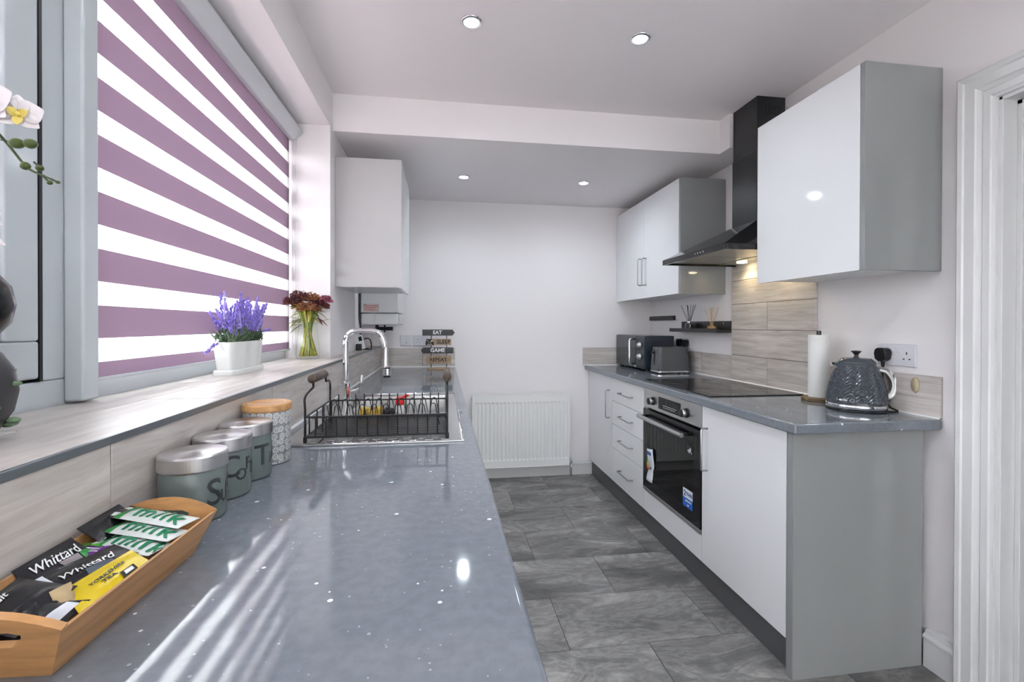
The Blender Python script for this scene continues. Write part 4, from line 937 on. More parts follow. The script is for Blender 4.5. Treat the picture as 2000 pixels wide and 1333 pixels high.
# ------------------------------------------------------------ boiler in the alcove
bx0, bx1, by0, by1, bz0, bz1 = XL+.012, -.300, 3.184, 3.60, 1.231, 1.93
t = thing('boiler', 'white wall-hung boiler with red printed notice below the left cabinet', 'boiler', (-.43, 3.39, bz0))
ob('case', B(bx0, by0, 1.312, bx1, by1, bz1), M['white_plastic'], t, .006)
ob('lower_cover', B(bx0, by0+.002, bz0, bx1, by1, 1.309), M['white_plastic'], t, .012, 3)
ob('cover_catch', B(bx0+.085, by0-.001, bz0+.008, bx0+.095, by0+.004, 1.305), M['socket'], t, .001, 1)
ob('side_clip', MB().box(bx1, by0+.03, 1.25, bx1+.002, by0+.036, 1.30).box(bx1, by0+.02, 1.302, bx1+.003, by0+.06, 1.306), M['letter_grey'], t)
nt_ = ob('notice', B(bx0+.016, by0-.0008, 1.318, bx0+.118, by0-.0001, 1.372), mat('notice_pink', (.62,.50,.49), .6), t)
for k in range(3): ob('printed_line', B(bx0+.02, by0-.0013, 1.330+.013*k, bx0+.112-.016*(k == 1)-.02*(k == 0), by0-.0008, 1.334+.013*k), M['red_print'], nt_)
ob('printed_line', B(bx0+.02, by0-.0013, 1.366, bx0+.034, by0-.0008, 1.370), M['letter_grey'], nt_)
pv = ob('pipe_fitting', MB().tube([(-.45, 3.27, bz0), (-.45, 3.27, bz0-.025)], .012, 10).tube([(-.455, 3.27, bz0-.026), (-.345, 3.27, bz0-.026)], .013, 10).tube([(-.40, 3.27, bz0), (-.40, 3.27, bz0-.05)], .006, 8), M['black_plastic'], t)
t = tag(ob('wall_cable', MB().tube([(XL+.006, 3.165, 1.44), (XL+.006, 3.165, 1.30), (XL+.008, 3.165, 1.26), (XL+.014, 3.16, 1.22), (XL+.014, 3.16, 1.168)], .0055, 8), M['black_plastic'], None, smooth=True), 'black cable running down the alcove wall beside the boiler', 'cable')
# gadgets on the ledge behind the tap
t = thing('cordless_handset', 'white handset leaning in its black cradle on the ledge behind the tap', 'handset', (-.525, 3.10, ZS))
R_ = Matrix.Translation((-.522, 3.10, ZS+.004)) @ Matrix.Rotation(math.radians(-16), 4, 'Y') @ Matrix.Rotation(math.radians(-12), 4, 'X')
ob('handset_body', MB().box(-.024, -.007, 0, .024, .007, .092).xf(R_), M['white_plastic'], t, .004)
ob('handset_screen', MB().box(-.004, -.0078, .055, .017, -.0068, .084).xf(R_), M['black_plastic'], t)
ob('cradle', MB().tube(smooth_path([(-.50, 3.14, ZS+.004), (-.468, 3.13, ZS+.006), (-.472, 3.13, ZS+.06), (-.49, 3.13, ZS+.075), (-.515, 3.14, ZS+.07)], 5), .004, 8).box(-.55, 3.12, ZS, -.48, 3.16, ZS+.01), M['black_plastic'], t)
t = thing('small_gadget', 'small black gadget box beside the white handset', 'gadget', (-.548, 3.03, ZS))
ob('gadget_box', B(-.549, 3.03, ZS+.0005, -.515, 3.06, ZS+.042), M['black_plastic'], t, .003)
ob('gadget_lens', MB().cyl((-.532, 3.0285, ZS+.02), .008, .002, 14, 'y'), M['smoke'], t)
# ------------------------------------------------------------ sink with drainer
t = thing('kitchen_sink', 'inset stainless steel sink with ridged draining board', 'sink', (-.19, 1.77, WT))
bx0, bx1, by0, by1 = -.345, .010, 1.745, 2.165; bd = .16
rim = MB(); zt = WT+.003
rim.box(SX0, SY0, WT, SX1, SY0+.022, zt+.002).box(SX0, by1, WT, SX1, SY1, zt).box(SX0, SY0+.022, WT, bx0, by1, zt).box(bx1, SY0+.022, WT, SX1, by1, zt).box(bx0, by0-.05, WT, bx1, by0, zt)
ob('rim', rim, M['steel'], t, .002)
rl = MB().tube([(SX0+.006, SY0+.004, zt), (SX1-.006, SY0+.004, zt)], .004, 8).tube([(SX1-.004, SY0+.006, zt), (SX1-.004, SY1-.006, zt)], .004, 8).tube([(SX0+.006, SY1-.004, zt), (SX1-.006, SY1-.004, zt)], .004, 8)
ob('rolled_edge', rl, M['chrome'], t, smooth=True)
ob('drainer', B(bx0, SY0+.022, WT-.006, bx1, by0-.05, WT-.003), M['steel'], t)
rg = MB().prism(rrect(0, 0, .0125, .15, .0115, 4), 'z', 0, .0045).mesh('drainer_ridge'); rg.materials.append(M['steel'])
for k in range(8):
    o = link('drainer_ridge', rg, None, t, .0015, 2); o.location = (bx0+.028+.0427*k, (SY0+.022+by0-.05)/2, WT-.003); o.matrix_parent_inverse = t.matrix_basis.inverted()
lg = MB().prism(rrect(0, 0, .013, .006, .0055, 3), 'z', 0, .003).mesh('drain_bead'); lg.materials.append(M['chrome'])
for k in range(9):
    o = link('drain_bead', lg, None, t, .001, 2); o.location = (-.35+.0445*k, SY0+.0125, zt+.0018); o.matrix_parent_inverse = t.matrix_basis.inverted()
bw = MB().add([(bx0,by0,zt-.001),(bx1,by0,zt-.001),(bx1,by1,zt-.001),(bx0,by1,zt-.001),(bx0+.02,by0+.02,zt-bd),(bx1-.02,by0+.02,zt-bd),(bx1-.02,by1-.02,zt-bd),(bx0+.02,by1-.02,zt-bd)], [(0,4,5,1),(1,5,6,2),(2,6,7,3),(3,7,4,0),(4,7,6,5)])
ob('bowl', bw, M['steel'], t)
ob('waste', MB().lathe([(.0001,.001),(.03,.001),(.042,.003),(.044,0)], (-.17, 1.95, zt-bd+.001), 24), M['chrome'], t, smooth=True)

# ------------------------------------------------------------ tap
tp = (-.400, 1.990)
t = thing('kitchen_tap', 'tall chrome swan-neck kitchen tap with pull-down spray', 'tap', (*tp, WT))
z0 = zt
ob('tap_base', MB().lathe([(.024,0),(.024,.006),(.019,.010),(.019,.085),(.016,.090),(.0001,.090)], (*tp, z0), 28), M['chrome'], t, smooth=False)
ob('square_body', B(tp[0]-.026, tp[1]-.016, z0+.001, tp[0]-.006, tp[1]+.016, z0+.082), M['steel'], t, .002)
neck = smooth_path([(tp[0], tp[1], z0+.085), (tp[0], tp[1], 1.10), (tp[0]+.001, tp[1], 1.165), (tp[0]+.018, tp[1], 1.196), (tp[0]+.05, tp[1], 1.205), (tp[0]+.10, tp[1], 1.205), (tp[0]+.135, tp[1], 1.195), (tp[0]+.153, tp[1], 1.165), (tp[0]+.158, tp[1], 1.135)], 6)
ob('neck', MB().tube(neck, .0115, 16), M['chrome'], t, smooth=True)
hs = MB(); zz = 1.138
pr = []
k = 0
while zz-.0035*k > 1.058: pr += [(.0085, zz-.0035*k), (.0068, zz-.0035*k-.0017)]; k += 1
ob('spring_hose', MB().lathe([(r, z) for r, z in reversed(pr)], (tp[0]+.163, tp[1], 0), 16), M['chrome'], t, smooth=False)
sh = ob('spray_head', MB().lathe([(.0001,1.014),(.013,1.014),(.0165,1.020),(.0165,1.046),(.012,1.056),(.009,1.060),(.0001,1.060)], (tp[0]+.166, tp[1], 0), 24), M['chrome'], t, smooth=False)
ob('rubber_ring', MB().lathe([(.0170,1.047),(.0172,1.050),(.0150,1.052)], (tp[0]+.166, tp[1], 0), 24, cap=False), M['black_plastic'], sh)
ob('rubber_nozzle', MB().lathe([(.0001,1.010),(.0145,1.010),(.0150,1.015)], (tp[0]+.166, tp[1], 0), 24, cap=False), M['black_plastic'], sh)
ob('lever', MB().tube([(tp[0]+.015, tp[1], z0+.05), (tp[0]+.045, tp[1]+.02, z0+.055), (tp[0]+.052, tp[1]+.024, z0+.06)], .006, 8).tube([(tp[0]+.050, tp[1]+.024, z0+.045), (tp[0]+.064, tp[1]+.024, z0+.115)], [.0045, .0065], 10), M['steel'], t, smooth=True)

# ------------------------------------------------------------ wire dish rack
t = thing('dish_rack', 'black wire dish rack with wooden roller handles on the draining board', 'dish rack', (-.18, 1.475, WT))
dx0, dx1, dy0, dy1, dzb, dzt = -.376, .012, 1.335, 1.62, WT+.018, .974
def wire(name, pts, r=.0022, n=6): return ob(name, MB().tube(pts, r, n), M['black_wire'], t)
def ring(z, r): return MB().tube([(dx0,dy0,z),(dx1,dy0,z),(dx1,dy1,z),(dx0,dy1,z),(dx0,dy0,z)], r, 6)
ob('top_rail', ring(dzt, .0028), M['black_wire'], t); ob('bottom_rail', ring(dzb, .0024), M['black_wire'], t)
for k in range(1, 14):
    x = dx0+(dx1-dx0)*k/14
    wire('upright_wire', [(x, dy0, dzb), (x, dy0, dzt)]); wire('upright_wire', [(x, dy1, dzb), (x, dy1, dzt+.018), (x, dy1-.004, dzt+.02)])
for k in range(1, 7):
    y = dy0+(dy1-dy0)*k/7
    if k % 2: 
        for x in (dx0, dx1): wire('upright_wire', [(x, y, dzb), (x, y, dzt)])
for k in range(1, 18):
    y = dy0+(dy1-dy0)*k/18; wire('floor_wire', [(dx0, y, dzb), (dx1, y, dzb)], .0014, 5)
for yy in (1.40, 1.51):
    pts = [(dx0+.03, yy, dzb)]
    for k in range(10):
        x = dx0+.03+.0345*k; pts += [(x, yy, dzt+.018), (x+.008, yy, dzt+.022), (x+.013, yy, dzt+.018), (x+.025, yy, dzb+.012)]
    wire('plate_divider', pts, .0018, 6)
for x, s_ in ((dx0, 1), (dx1, -1)):
    xo = x+s_*.014 if x == dx0 else x
    h = MB()
    for ya, yb_ in ((dy0, dy0+.028), (dy1-.0, dy1-.115)):
        h.tube(smooth_path([(x, ya, WT+.006), (x, ya, .99), (x, ya, 1.03), (xo, ya+(yb_-ya)*.7, 1.052), (xo, yb_, 1.054), (xo, yb_, 1.075)], 5), .0032, 8)
    hh = ob('side_handle', h, M['black_wire'], t, smooth=True)
    ob('wooden_roller', MB().lathe([(.0001,0),(.011,0),(.0125,.003),(.0125,.135),(.011,.138),(.0001,.138)], n=18).xf(Matrix.Translation((xo, dy0+.014, 1.078)) @ Matrix.Rotation(-PI/2, 4, 'X')), M['dark_wood'], hh, smooth=True)
    for ya in (dy0, dy1): ob('rubber_foot', MB().lathe([(.0045,-.0005),(.0055,.004),(.005,.016),(.003,.018)], (x, ya, zt-.001 if ya == dy0 and False else WT+.0035), 10), M['black_plastic'], t)
# things in and by the bowl
t = thing('washing_up_brush', 'clear washing-up wand with a red twist top standing in the sink', 'dish brush', (-.175, 1.93, zt-bd+.002))
ob('wand_tube', MB().lathe([(.014,.002),(.015,.006),(.015,.155),(.012,.165)], (-.175, 1.93, zt-bd), 16), M['silver_foil'], t, smooth=True)
ob('twist_cap', MB().lathe([(.016,.160),(.018,.165),(.018,.186),(.012,.192),(.0001,.192)], (-.175, 1.93, zt-bd), 16).tube([(-.172, 1.93, .926), (-.152, 1.93, .938), (-.140, 1.93, .942)], [.007,.006,.005], 8), M['red'], t, smooth=True)
t = thing('scourer', 'gold wire scourer lying behind the dish rack', 'scourer', (-.25, 1.70, zt))
gmh = MB(); rr = random.Random(2)
for k in range(70):
    a = rr.uniform(0, 6.3); b_ = rr.uniform(0, 6.3); c_ = (-.255+.035*math.cos(a), 1.70+.012*math.sin(a), zt+.017+.010*math.sin(b_))
    gmh.ball(c_, rr.uniform(.006, .010), 6, 4)
ob('wire_pad', gmh, M['gold'], t)
t = thing('scourer', 'round black scourer lying next to the gold one', 'scourer', (-.195, 1.66, zt))
gmh = MB()
for k in range(60):
    a = rr.uniform(0, 6.3); b_ = rr.uniform(-1.2, 1.2); q = .017
    gmh.ball((-.190+q*math.cos(a)*math.cos(b_), 1.665+q*math.sin(a)*math.cos(b_), zt+.019+.015*math.sin(b_)), rr.uniform(.004, .007), 6, 4)
ob('wire_pad', gmh, M['black_satin'], t)

# ------------------------------------------------------------ wooden sign
t = thing('wooden_sign', 'stacked arrow sign reading eat, sleep, game, repeat at the back of the worktop', 'sign', (-.035, 3.47, WT))
sy = 3.470
ob('base_block', B(-.118, sy-.022, WT+.0005, .050, sy+.022, WT+.014), M['oak'], t, .001, 1)
for x in (-.088, .026): ob('rod', MB().cyl((x, sy+.010, WT+.014), .003, .28, 8), M['black_satin'], t)
def plate(x0, x1, z0, z1, kind, body, mt, lm, size, tcx):
    zc = (z0+z1)/2; e = .016
    if kind == 'r': pts = [(x0,z0),(x1-e,z0),(x1,zc),(x1-e,z1),(x0,z1)]
    elif kind == 'l': pts = [(x0+e,z0),(x1,z0),(x1,z1),(x0+e,z1),(x0,zc)]
    else: pts = [(x0,z0),(x1,z0),(x1,z1),(x0,z1)]
    p = ob('sign_board', MB().prism(pts, 'y', sy+.006, sy-.006), mt, t, .0008, 1)
    tx = text_mb(body, size, .0009, 0, .0006); tx.xf(frame_m((tcx, sy-.0064, zc), (1,0,0), (0,0,1))); ob('lettering', tx, lm, p)
    return p
plate(-.152, .086, 1.152, 1.197, 'r', 'EAT', M['black_satin'], M['white_print'], .038, -.042)
p = plate(-.125, .060, 1.082, 1.128, 'n', 'SLEEP', M['oak'], M['black_print'], .040, .004)
plate(-.163, .076, 1.020, 1.064, 'l', 'GAME', M['black_satin'], M['white_print'], .040, -.040)
plate(-.125, .060, .945, 1.000, 'n', 'REPEAT', M['oak'], M['black_print'], .038, -.035)
gpad = [(-.128,1.082),(-.121,1.079),(-.111,1.094),(-.086,1.094),(-.076,1.079),(-.068,1.082),(-.068,1.100),(-.078,1.124),(-.088,1.129),(-.095,1.126),(-.104,1.126),(-.112,1.130),(-.122,1.124),(-.130,1.100)]
gp = ob('gamepad_emblem', MB().prism(gpad, 'y', sy-.0062, sy-.011), M['black_print'], t)
for x, z in ((-.114,1.115), (-.105,1.104), (-.090,1.104), (-.082,1.118), (-.078,1.113), (-.086,1.113), (-.082,1.108)):
    ob('pad_button', MB().cyl((x, sy-.0115, z), .003, .0008, 8, 'y'), M['white_print'], gp)

# ------------------------------------------------------------ storage jars
def letters(par, c, r, items, m):
    a0 = math.atan2(-c[1], -c[0])
    for ch, deg, z, s_ in items:
        tx = fine(text_mb(ch, s_, .0004, 0, .0003)); out = MB()
        for (x, y, q) in tx.v:
            a = a0+math.radians(deg)+x/r; rr_ = r+.0006+q; out.v.append((c[0]+rr_*math.cos(a), c[1]+rr_*math.sin(a), WT+z+y))
        out.f = tx.f; ob('lettering', out, m, par)
def jar(label, c, r, h, items, word):
    t = thing('storage_jar', label, 'jar', (*c, WT), 'matching grey storage jars')
    b = ob('jar_body', MB().lathe([(.0001,.0),(r-.004,0),(r-.001,.002),(r,.006),(r,h-.028),(r-.002,h-.024),(.0001,h-.024)], (*c, WT), 48), M['canister'], t, smooth=True)
    letters(b, c, r, items, M['letter_grey'])
    lv_ = bpy.data.objects.new('x', None); bpy.data.objects.remove(lv_)
    l = ob('jar_lid', MB().lathe([(r+.0015,-.026),(r+.002,-.024),(r+.002,-.003),(r,0),(.0001,.0003)], (0, 0, 0), 64), M['lid'], t, .0, smooth=False)
    l.location = (*c, WT+h); 
    return t
jar('grey storage jar lettered for sugar, largest in view, nearest the tray', (-.4235, .858), .0495, .112, [('S', 36, .046, .062), ('U', 62, .036, .03), ('G', 84, .05, .045), ('A', 106, .04, .03), ('R', 126, .048, .04)], 'SUGAR')
jar('grey storage jar lettered for coffee, in the middle of the three', (-.4235, .966), .0480, .116, [('C', 12, .060, .058), ('O', 38, .043, .030), ('F', 58, .060, .034), ('F', 76, .05, .034), ('E', 94, .044, .03), ('E', 112, .055, .034)], 'COFFEE')
jar('grey storage jar lettered for tea, beside the patterned canister', (-.4235, 1.072), .0495, .119, [('T', 38, .050, .062), ('E', 70, .04, .034), ('A', 95, .05, .045)], 'TEA')
t = thing('patterned_canister', 'canister printed with white flowers under a bamboo lid', 'canister', (-.4205, 1.185, WT))
cc = (-.4205, 1.185)
ob('printed_body', MB().lathe([(.0001,0),(.049,0),(.0515,.003),(.0515,.124)], (*cc, WT), 64, uv=True, cap=False), M['flower_print'], t, smooth=True)
l = ob('bamboo_lid', MB().lathe([(.0515,.124),(.0535,.125),(.0545,.128),(.0545,.139),(.0525,.142),(.042,.142),(.036,.1395),(.0001,.1395)], (*cc, WT), 64), M['bamboo_lid'], t, smooth=False)

# ------------------------------------------------------------ bamboo tray
tt_ = [(-.338,.464), (-.331,.737), (-.466,.757), (-.470,.474)]; tb_ = [(-.362,.486), (-.355,.722), (-.448,.735), (-.450,.492)]
TH = .055; th = .0075
t = thing('bamboo_tray', 'small bamboo tray with cut-out handles holding drink sachets', 'tray', (-.40, .61, WT))
def P3(p, z): return (p[0], p[1], WT+z)
ob('tray_floor', MB().hexa([P3(p, .0005) for p in (tb_[3], tb_[0], tb_[1], tb_[2])], [P3(p, .006) for p in (tb_[3], tb_[0], tb_[1], tb_[2])]), M['bamboo_y'], t)
def wallp(i, j, nm, mt):
    cx = sum(p[0] for p in tt_)/4; cy = sum(p[1] for p in tt_)/4
    def ins(p):
        d = Vector((cx-p[0], cy-p[1])).normalized(); return (p[0]+d.x*th*1.3, p[1]+d.y*th*1.3)
    a, b = tb_[i], tb_[j]; c, d = tt_[j], tt_[i]
    return MB().hexa([P3(a,.0005), P3(b,.0005), P3(ins(b),.0005), P3(ins(a),.0005)], [P3(d,TH), P3(c,TH), P3(ins(c),TH), P3(ins(d),TH)])
ob('tray_side', wallp(0, 1, '', 0), M['bamboo_y'], t, .0012); ob('tray_side', wallp(2, 3, '', 0), M['bamboo_y'], t, .0012)
def end_board(i, j):
    """arched end with a slot handle, leaning outward"""
    a, b = Vector((*tb_[i], WT+.0005)), Vector((*tb_[j], WT+.0005)); c, d = Vector((*tt_[j], WT+TH)), Vector((*tt_[i], WT+TH))
    cen = Vector((-.40, .61, WT+.03)); nrm = (b-a).cross(d-a).normalized()
    if nrm.dot(cen-a) < 0: nrm = -nrm
    def S(u, v):   # u 0..1 along, v in units of wall height (v may exceed 1 for the arch)
        lo = a.lerp(b, u); hi = d.lerp(c, u); return lo+(hi-lo)*v
    cols = [0,.08,.16,.26,.34,.42,.5,.58,.66,.74,.84,.92,1.0]
    m = MB(); arch = lambda u: 1+.30*math.sin(PI*u)
    slot = lambda u: (.26 < u+1e-6 and u-1e-6 < .74)
    def slab(u0, u1, v0a, v0b, v1a, v1b):
        q = [S(u0,v0a), S(u1,v0b), S(u1,v1b), S(u0,v1a)]
        m.hexa(q, [p+nrm*th for p in q])
    for u0, u1 in zip(cols, cols[1:]):
        if slot(u0) and slot(u1):
            lo0 = .66+(.06 if u0 < .3 or u0 > .7 else 0); lo1 = .66+(.06 if u1 < .3 or u1 > .7 else 0)
            hi0 = .98-(.06 if u0 < .3 or u0 > .7 else 0); hi1 = .98-(.06 if u1 < .3 or u1 > .7 else 0)
            slab(u0, u1, 0, 0, lo0, lo1); slab(u0, u1, hi0, hi1, arch(u0), arch(u1))
        else: slab(u0, u1, 0, 0, arch(u0), arch(u1))
    bmq = bmesh.new(); me = m.mesh('tray_end'); bmq.from_mesh(me); bmesh.ops.remove_doubles(bmq, verts=bmq.verts, dist=1e-5); bmq.to_mesh(me); bmq.free()
    return link('tray_end', me, M['bamboo_x'], t)
end_board(1, 2); end_board(3, 0)

# sachets: crimped pillow packs
def sachet(name, label, cat, quad, thick, m_body, end=None, group='drink sachets in the bamboo tray'):
    """quad: four corners a,b,c,d (a-b short side); pillow of given thickness"""
    a, b, c, d = [Vector(p) for p in quad]
    t = thing(name, label, cat, tuple((a+b+c+d)/4), group)
    nrm = (b-a).cross(d-a).normalized()
    if nrm.z < 0: nrm = -nrm
    nu, nv = 6, 10; m = MB()
    def S(u, v, s_):
        p = (a.lerp(b, u)).lerp(d.lerp(c, u), v); k = (math.sin(PI*u)**.6)*(min(1, max(0, (v-.07)/.18))*min(1, max(0, (.93-v)/.18)))
        wav = .0006*math.sin(u*40) if (v < .08 or v > .92) else .0009*math.sin(u*9+v*13)*k
        return p+nrm*(s_*thick*.5*k+wav+(.0003*s_))
    for s_ in (1, -1):
        m.add([S(i/nu, j/nv, s_) for j in range(nv+1) for i in range(nu+1)], [tuple(q if s_ > 0 else q[::-1])[0:4] for q in [(j*(nu+1)+i, j*(nu+1)+i+1, (j+1)*(nu+1)+i+1, (j+1)*(nu+1)+i) for j in range(nv) for i in range(nu)]])
    ob('foil_pack', m, m_body, t, smooth=True)
    def patch(u0, u1, v0, v1, mt, nm='printed_panel', off=.0006, n_=8):
        pm = MB()
        for j in range(n_+1):
            for i in range(n_+1):
                pm.v.append(tuple(S(u0+(u1-u0)*i/n_, v0+(v1-v0)*j/n_, 1)+nrm*off))
        pm.f = [(j*(n_+1)+i, j*(n_+1)+i+1, (j+1)*(n_+1)+i+1, (j+1)*(n_+1)+i) for j in range(n_) for i in range(n_)]
        return ob(nm, pm, mt, t, smooth=True)
    def write(body, u, v, size, mt, along='v', bold=.0004, shear=0, flip=1, off=.0011):
        tx = fine(text_mb(body, size, bold, shear, .0002, space=1.18 if body == 'milk' else 1.0)); out = MB(); W_ = (b-a).length; H_ = (d-a).length
        for (x, y, q) in tx.v:
            uu, vv = (u-flip*y/W_, v+flip*x/H_) if along == 'v' else (u+flip*x/W_, v+flip*y/H_)
            uu = min(.99, max(.01, uu)); vv = min(.99, max(.01, vv)); out.v.append(tuple(S(uu, vv, 1)+nrm*(off+q)))
        out.f = tx.f; return ob('lettering', out, mt, t)
    return t, patch, write
Z0 = WT
def mk_milk(label, p0, p1, w_, z0, z1, body_at=.60):
    a = Vector((*p0, z0)); d = Vector((*p1, z1)); ax = (d-a).normalized(); sd = ax.cross(Vector((0,0,1))).normalized()
    # u runs from the far edge (0) to the near edge (1) so that lettering reads upright from the aisle
    q = [a-sd*w_/2, a+sd*w_/2, d+sd*w_/2, d-sd*w_/2]
    t, patch, write = sachet('milk_stick', label, 'sachet', [tuple(x) for x in q], .010, M['silver_foil'], group='milk sticks in the bamboo tray')
    patch(.0, 1, .0, .10, M['black_foil'], 'end_panel'); patch(.0, 1, .10, .19, M['darkgreen'], 'printed_panel')
    write('milk', .5, body_at, .036, M['green_print'], 'v', .0005, 0)
    return patch, write
mk_milk('topmost white milk stick against the far end of the tray', (-.455,.724), (-.346,.690), .036, Z0+.064, Z0+.055)
mk_milk('middle white milk stick lying just in front of the topmost one', (-.450,.697), (-.345,.664), .034, Z0+.055, Z0+.049, .60)
mk_milk('lowest white milk stick, half covered by the yellow tea packet', (-.440,.670), (-.354,.640), .034, Z0+.048, Z0+.043, .66)
def flat(label, pts, thick, m_, name='drink_sachet'):
    return sachet(name, label, 'sachet', pts, thick, m_)
# lime and purple packet under the milk sticks
t_, pa, wr_ = flat('lime and purple striped sachet under the milk sticks', [(-.462,.668,Z0+.045),(-.462,.640,Z0+.042),(-.398,.622,Z0+.046),(-.396,.662,Z0+.047)], .006, M['purple'])
pa(.0, .45, 0, .55, M['lime'], 'printed_panel')
for k in range(3): pa(.55+.11*k, .59+.11*k, .05, .6, M['white_print'], 'printed_stripe')
# black packet standing behind
flat('plain black sachet leaning on the tiled upstand behind the milk sticks', [(-.425,.728,Z0+.045),(-.428,.660,Z0+.043),(-.466,.664,Z0+.066),(-.466,.742,Z0+.068)], .006, M['black_foil'])
t_, pa, wr_ = flat('black chocolate drink sachet with white script leaning on the tiles', [(-.440,.566,Z0+.036),(-.418,.640,Z0+.036),(-.464,.652,Z0+.060),(-.468,.576,Z0+.058)], .007, M['black_foil'])
wr_('Whittard', .50, .62, .0155, M['white_print'], 'u', .0001, .3)
pa(.50, .80, .30, .48, mat('cocoa_picture', (.30,.26,.26), .5), 'printed_picture'); pa(.20, .75, .13, .18, M['pinkp'], 'printed_stripe'); pa(.82, 1, .1, .5, M['darkgreen'], 'printed_panel'); pa(.82, 1, .0, .28, M['blue'], 'printed_panel')
t_, pa, wr_ = flat('black chocolate drink sachet with white script beside the yellow tea packet', [(-.414,.548,Z0+.040),(-.372,.628,Z0+.046),(-.412,.648,Z0+.050),(-.446,.566,Z0+.046)], .008, M['black_foil'])
wr_('Whittard', .50, .42, .0145, M['white_print'], 'u', .0001, .3); pa(.45, .75, .10, .26, mat('cup_picture', (.09,.11,.14), .5), 'printed_picture')
t_, pa, wr_ = flat('yellow tea envelope leaning inside the near side of the tray', [(-.352,.508,Z0+.040),(-.343,.600,Z0+.048),(-.378,.624,Z0+.052),(-.398,.548,Z0+.047)], .006, M['yellow'])
wr_('TEA', .48, .40, .011, M['letter_grey'], 'u', .0002); wr_('YORKSHIRE', .50, .58, .009, M['letter_grey'], 'u', .0001)
pa(.60, .82, .10, .34, M['black_print'], 'fairtrade_badge', .0007); pa(.65, .78, .15, .29, M['white_print'], 'badge_swirl', .0009)
flat('white sachet corner showing under the yellow tea envelope', [(-.368,.506,Z0+.026),(-.364,.560,Z0+.028),(-.400,.572,Z0+.032),(-.404,.510,Z0+.030)], .005, M['silver_foil'])
flat('pinkish white sachet corner among the black sachets', [(-.420,.532,Z0+.044),(-.404,.556,Z0+.047),(-.438,.576,Z0+.050),(-.446,.556,Z0+.047)], .003, M['sticker_white'])
t_, pa, wr_ = flat('large crinkled black sachet at the near end of the tray', [(-.392,.486,Z0+.038),(-.382,.546,Z0+.052),(-.448,.560,Z0+.058),(-.452,.500,Z0+.046)], .018, M['black_foil'])
wr_('biscuit', .30, .70, .010, M['white_print'], 'u', .0001, .2)
t_, pa, wr_ = flat('black biscuit packet with a white edge strip in the tray corner', [(-.372,.494,Z0+.030),(-.360,.532,Z0+.044),(-.420,.526,Z0+.050),(-.428,.492,Z0+.034)], .012, M['black_foil'])
pa(.1, .9, .10, .28, M['sticker_white'], 'printed_strip')
t_, pa, wr_ = flat('tan biscuit packet end between black and yellow sachets', [(-.367,.510,Z0+.022),(-.363,.528,Z0+.026),(-.390,.548,Z0+.056),(-.397,.530,Z0+.056)], .010, M['tan'])
# ------------------------------------------------------------ lavender planter
t = thing('lavender_planter', 'white scalloped planter of artificial lavender on the window ledge', 'plant', (-.692, 1.70, ZS))
y0, y1, xa, xb = 1.567, 1.836, -.732, -.652
def ring_pts(hx, hy, lobes, n=60):
    pts = []
    for k in range(n):
        a = 2*PI*k/n; ex = .45
        x = hx*math.copysign(abs(math.cos(a))**ex, math.cos(a)); y = hy*math.copysign(abs(math.sin(a))**ex, math.sin(a))
        if lobes: x *= 1-.09*(.5+.5*math.cos(y/hy*PI*3))
        pts.append((-.692+x, (y0+y1)/2+y))
    return pts
def loft(rings, cap=True):
    m = MB(); n = len(rings[0][0])
    for pts, z in rings: m.v += [(p[0], p[1], z) for p in pts]
    m.f = [(j*n+i, j*n+(i+1)%n, (j+1)*n+(i+1)%n, (j+1)*n+i) for j in range(len(rings)-1) for i in range(n)]
    if cap: m.f += [tuple(range(n-1,-1,-1)), tuple((len(rings)-1)*n+i for i in range(n))]
    return m
hx, hy = (xb-xa)/2, (y1-y0)/2
ob('saucer', loft([(ring_pts(hx,hy,0), ZS+.0005), (ring_pts(hx,hy,0), ZS+.012), (ring_pts(hx-.004,hy-.004,0), ZS+.018)]), M['pot_white'], t)
ob('pot', loft([(ring_pts(hx-.007,hy-.012,1), ZS+.018), (ring_pts(hx-.004,hy-.007,1), ZS+.06), (ring_pts(hx-.001,hy-.004,1), ZS+.104), (ring_pts(hx,hy-.003,1), ZS+.107), (ring_pts(hx-.005,hy-.008,1), ZS+.107), (ring_pts(hx-.006,hy-.009,1), ZS+.095)]), M['pot_white'], t)
rv = random.Random(11)
fo = MB()
for k in range(520):
    bx, by = -.692+rv.uniform(-.03,.03), rv.uniform(y0+.02, y1-.02); z = ZS+.095+rv.uniform(0,.02)
    a = rv.uniform(0, 2*PI); L = rv.uniform(.025,.05); h = rv.uniform(.015,.060)
    tip = (max(-.735, bx+L*math.cos(a)*.6), by+L*math.sin(a), z+h)
    fo.leaf((bx,by,z), tip, rv.uniform(.0028,.0048), droop=.008, seg=3)
f_ = ob('foliage', fo, M['lav_green'], t); f_['kind'] = 'stuff'
def spike(base, tip, frac, par, n=20, w_=.0075, mt=None):
    b = Vector(base); q = Vector(tip); d = q-b
    s = ob('lavender_stem', MB().tube([b, b+d*.5+Vector((0,0,.004)), q], [.0012,.001,.0006], 5), M['lav_green'], par)
    m = MB()
    for i in range(n):
        v_ = frac+(1-frac)*i/(n-1); c = b+d*v_+Vector((0,0,.004*math.sin(PI*v_))); ww = w_*(1-.55*(i/(n-1)))
        for k in range(3):
            a = rv.uniform(0, 2*PI); m.ball((c.x+ww*math.cos(a)*.7, c.y+ww*math.sin(a)*.7, c.z+rv.uniform(-.002,.002)), (.0030,.0030,.0040), 5, 3)
    ob('flower_spike', m, mt or M['lavender'], s)
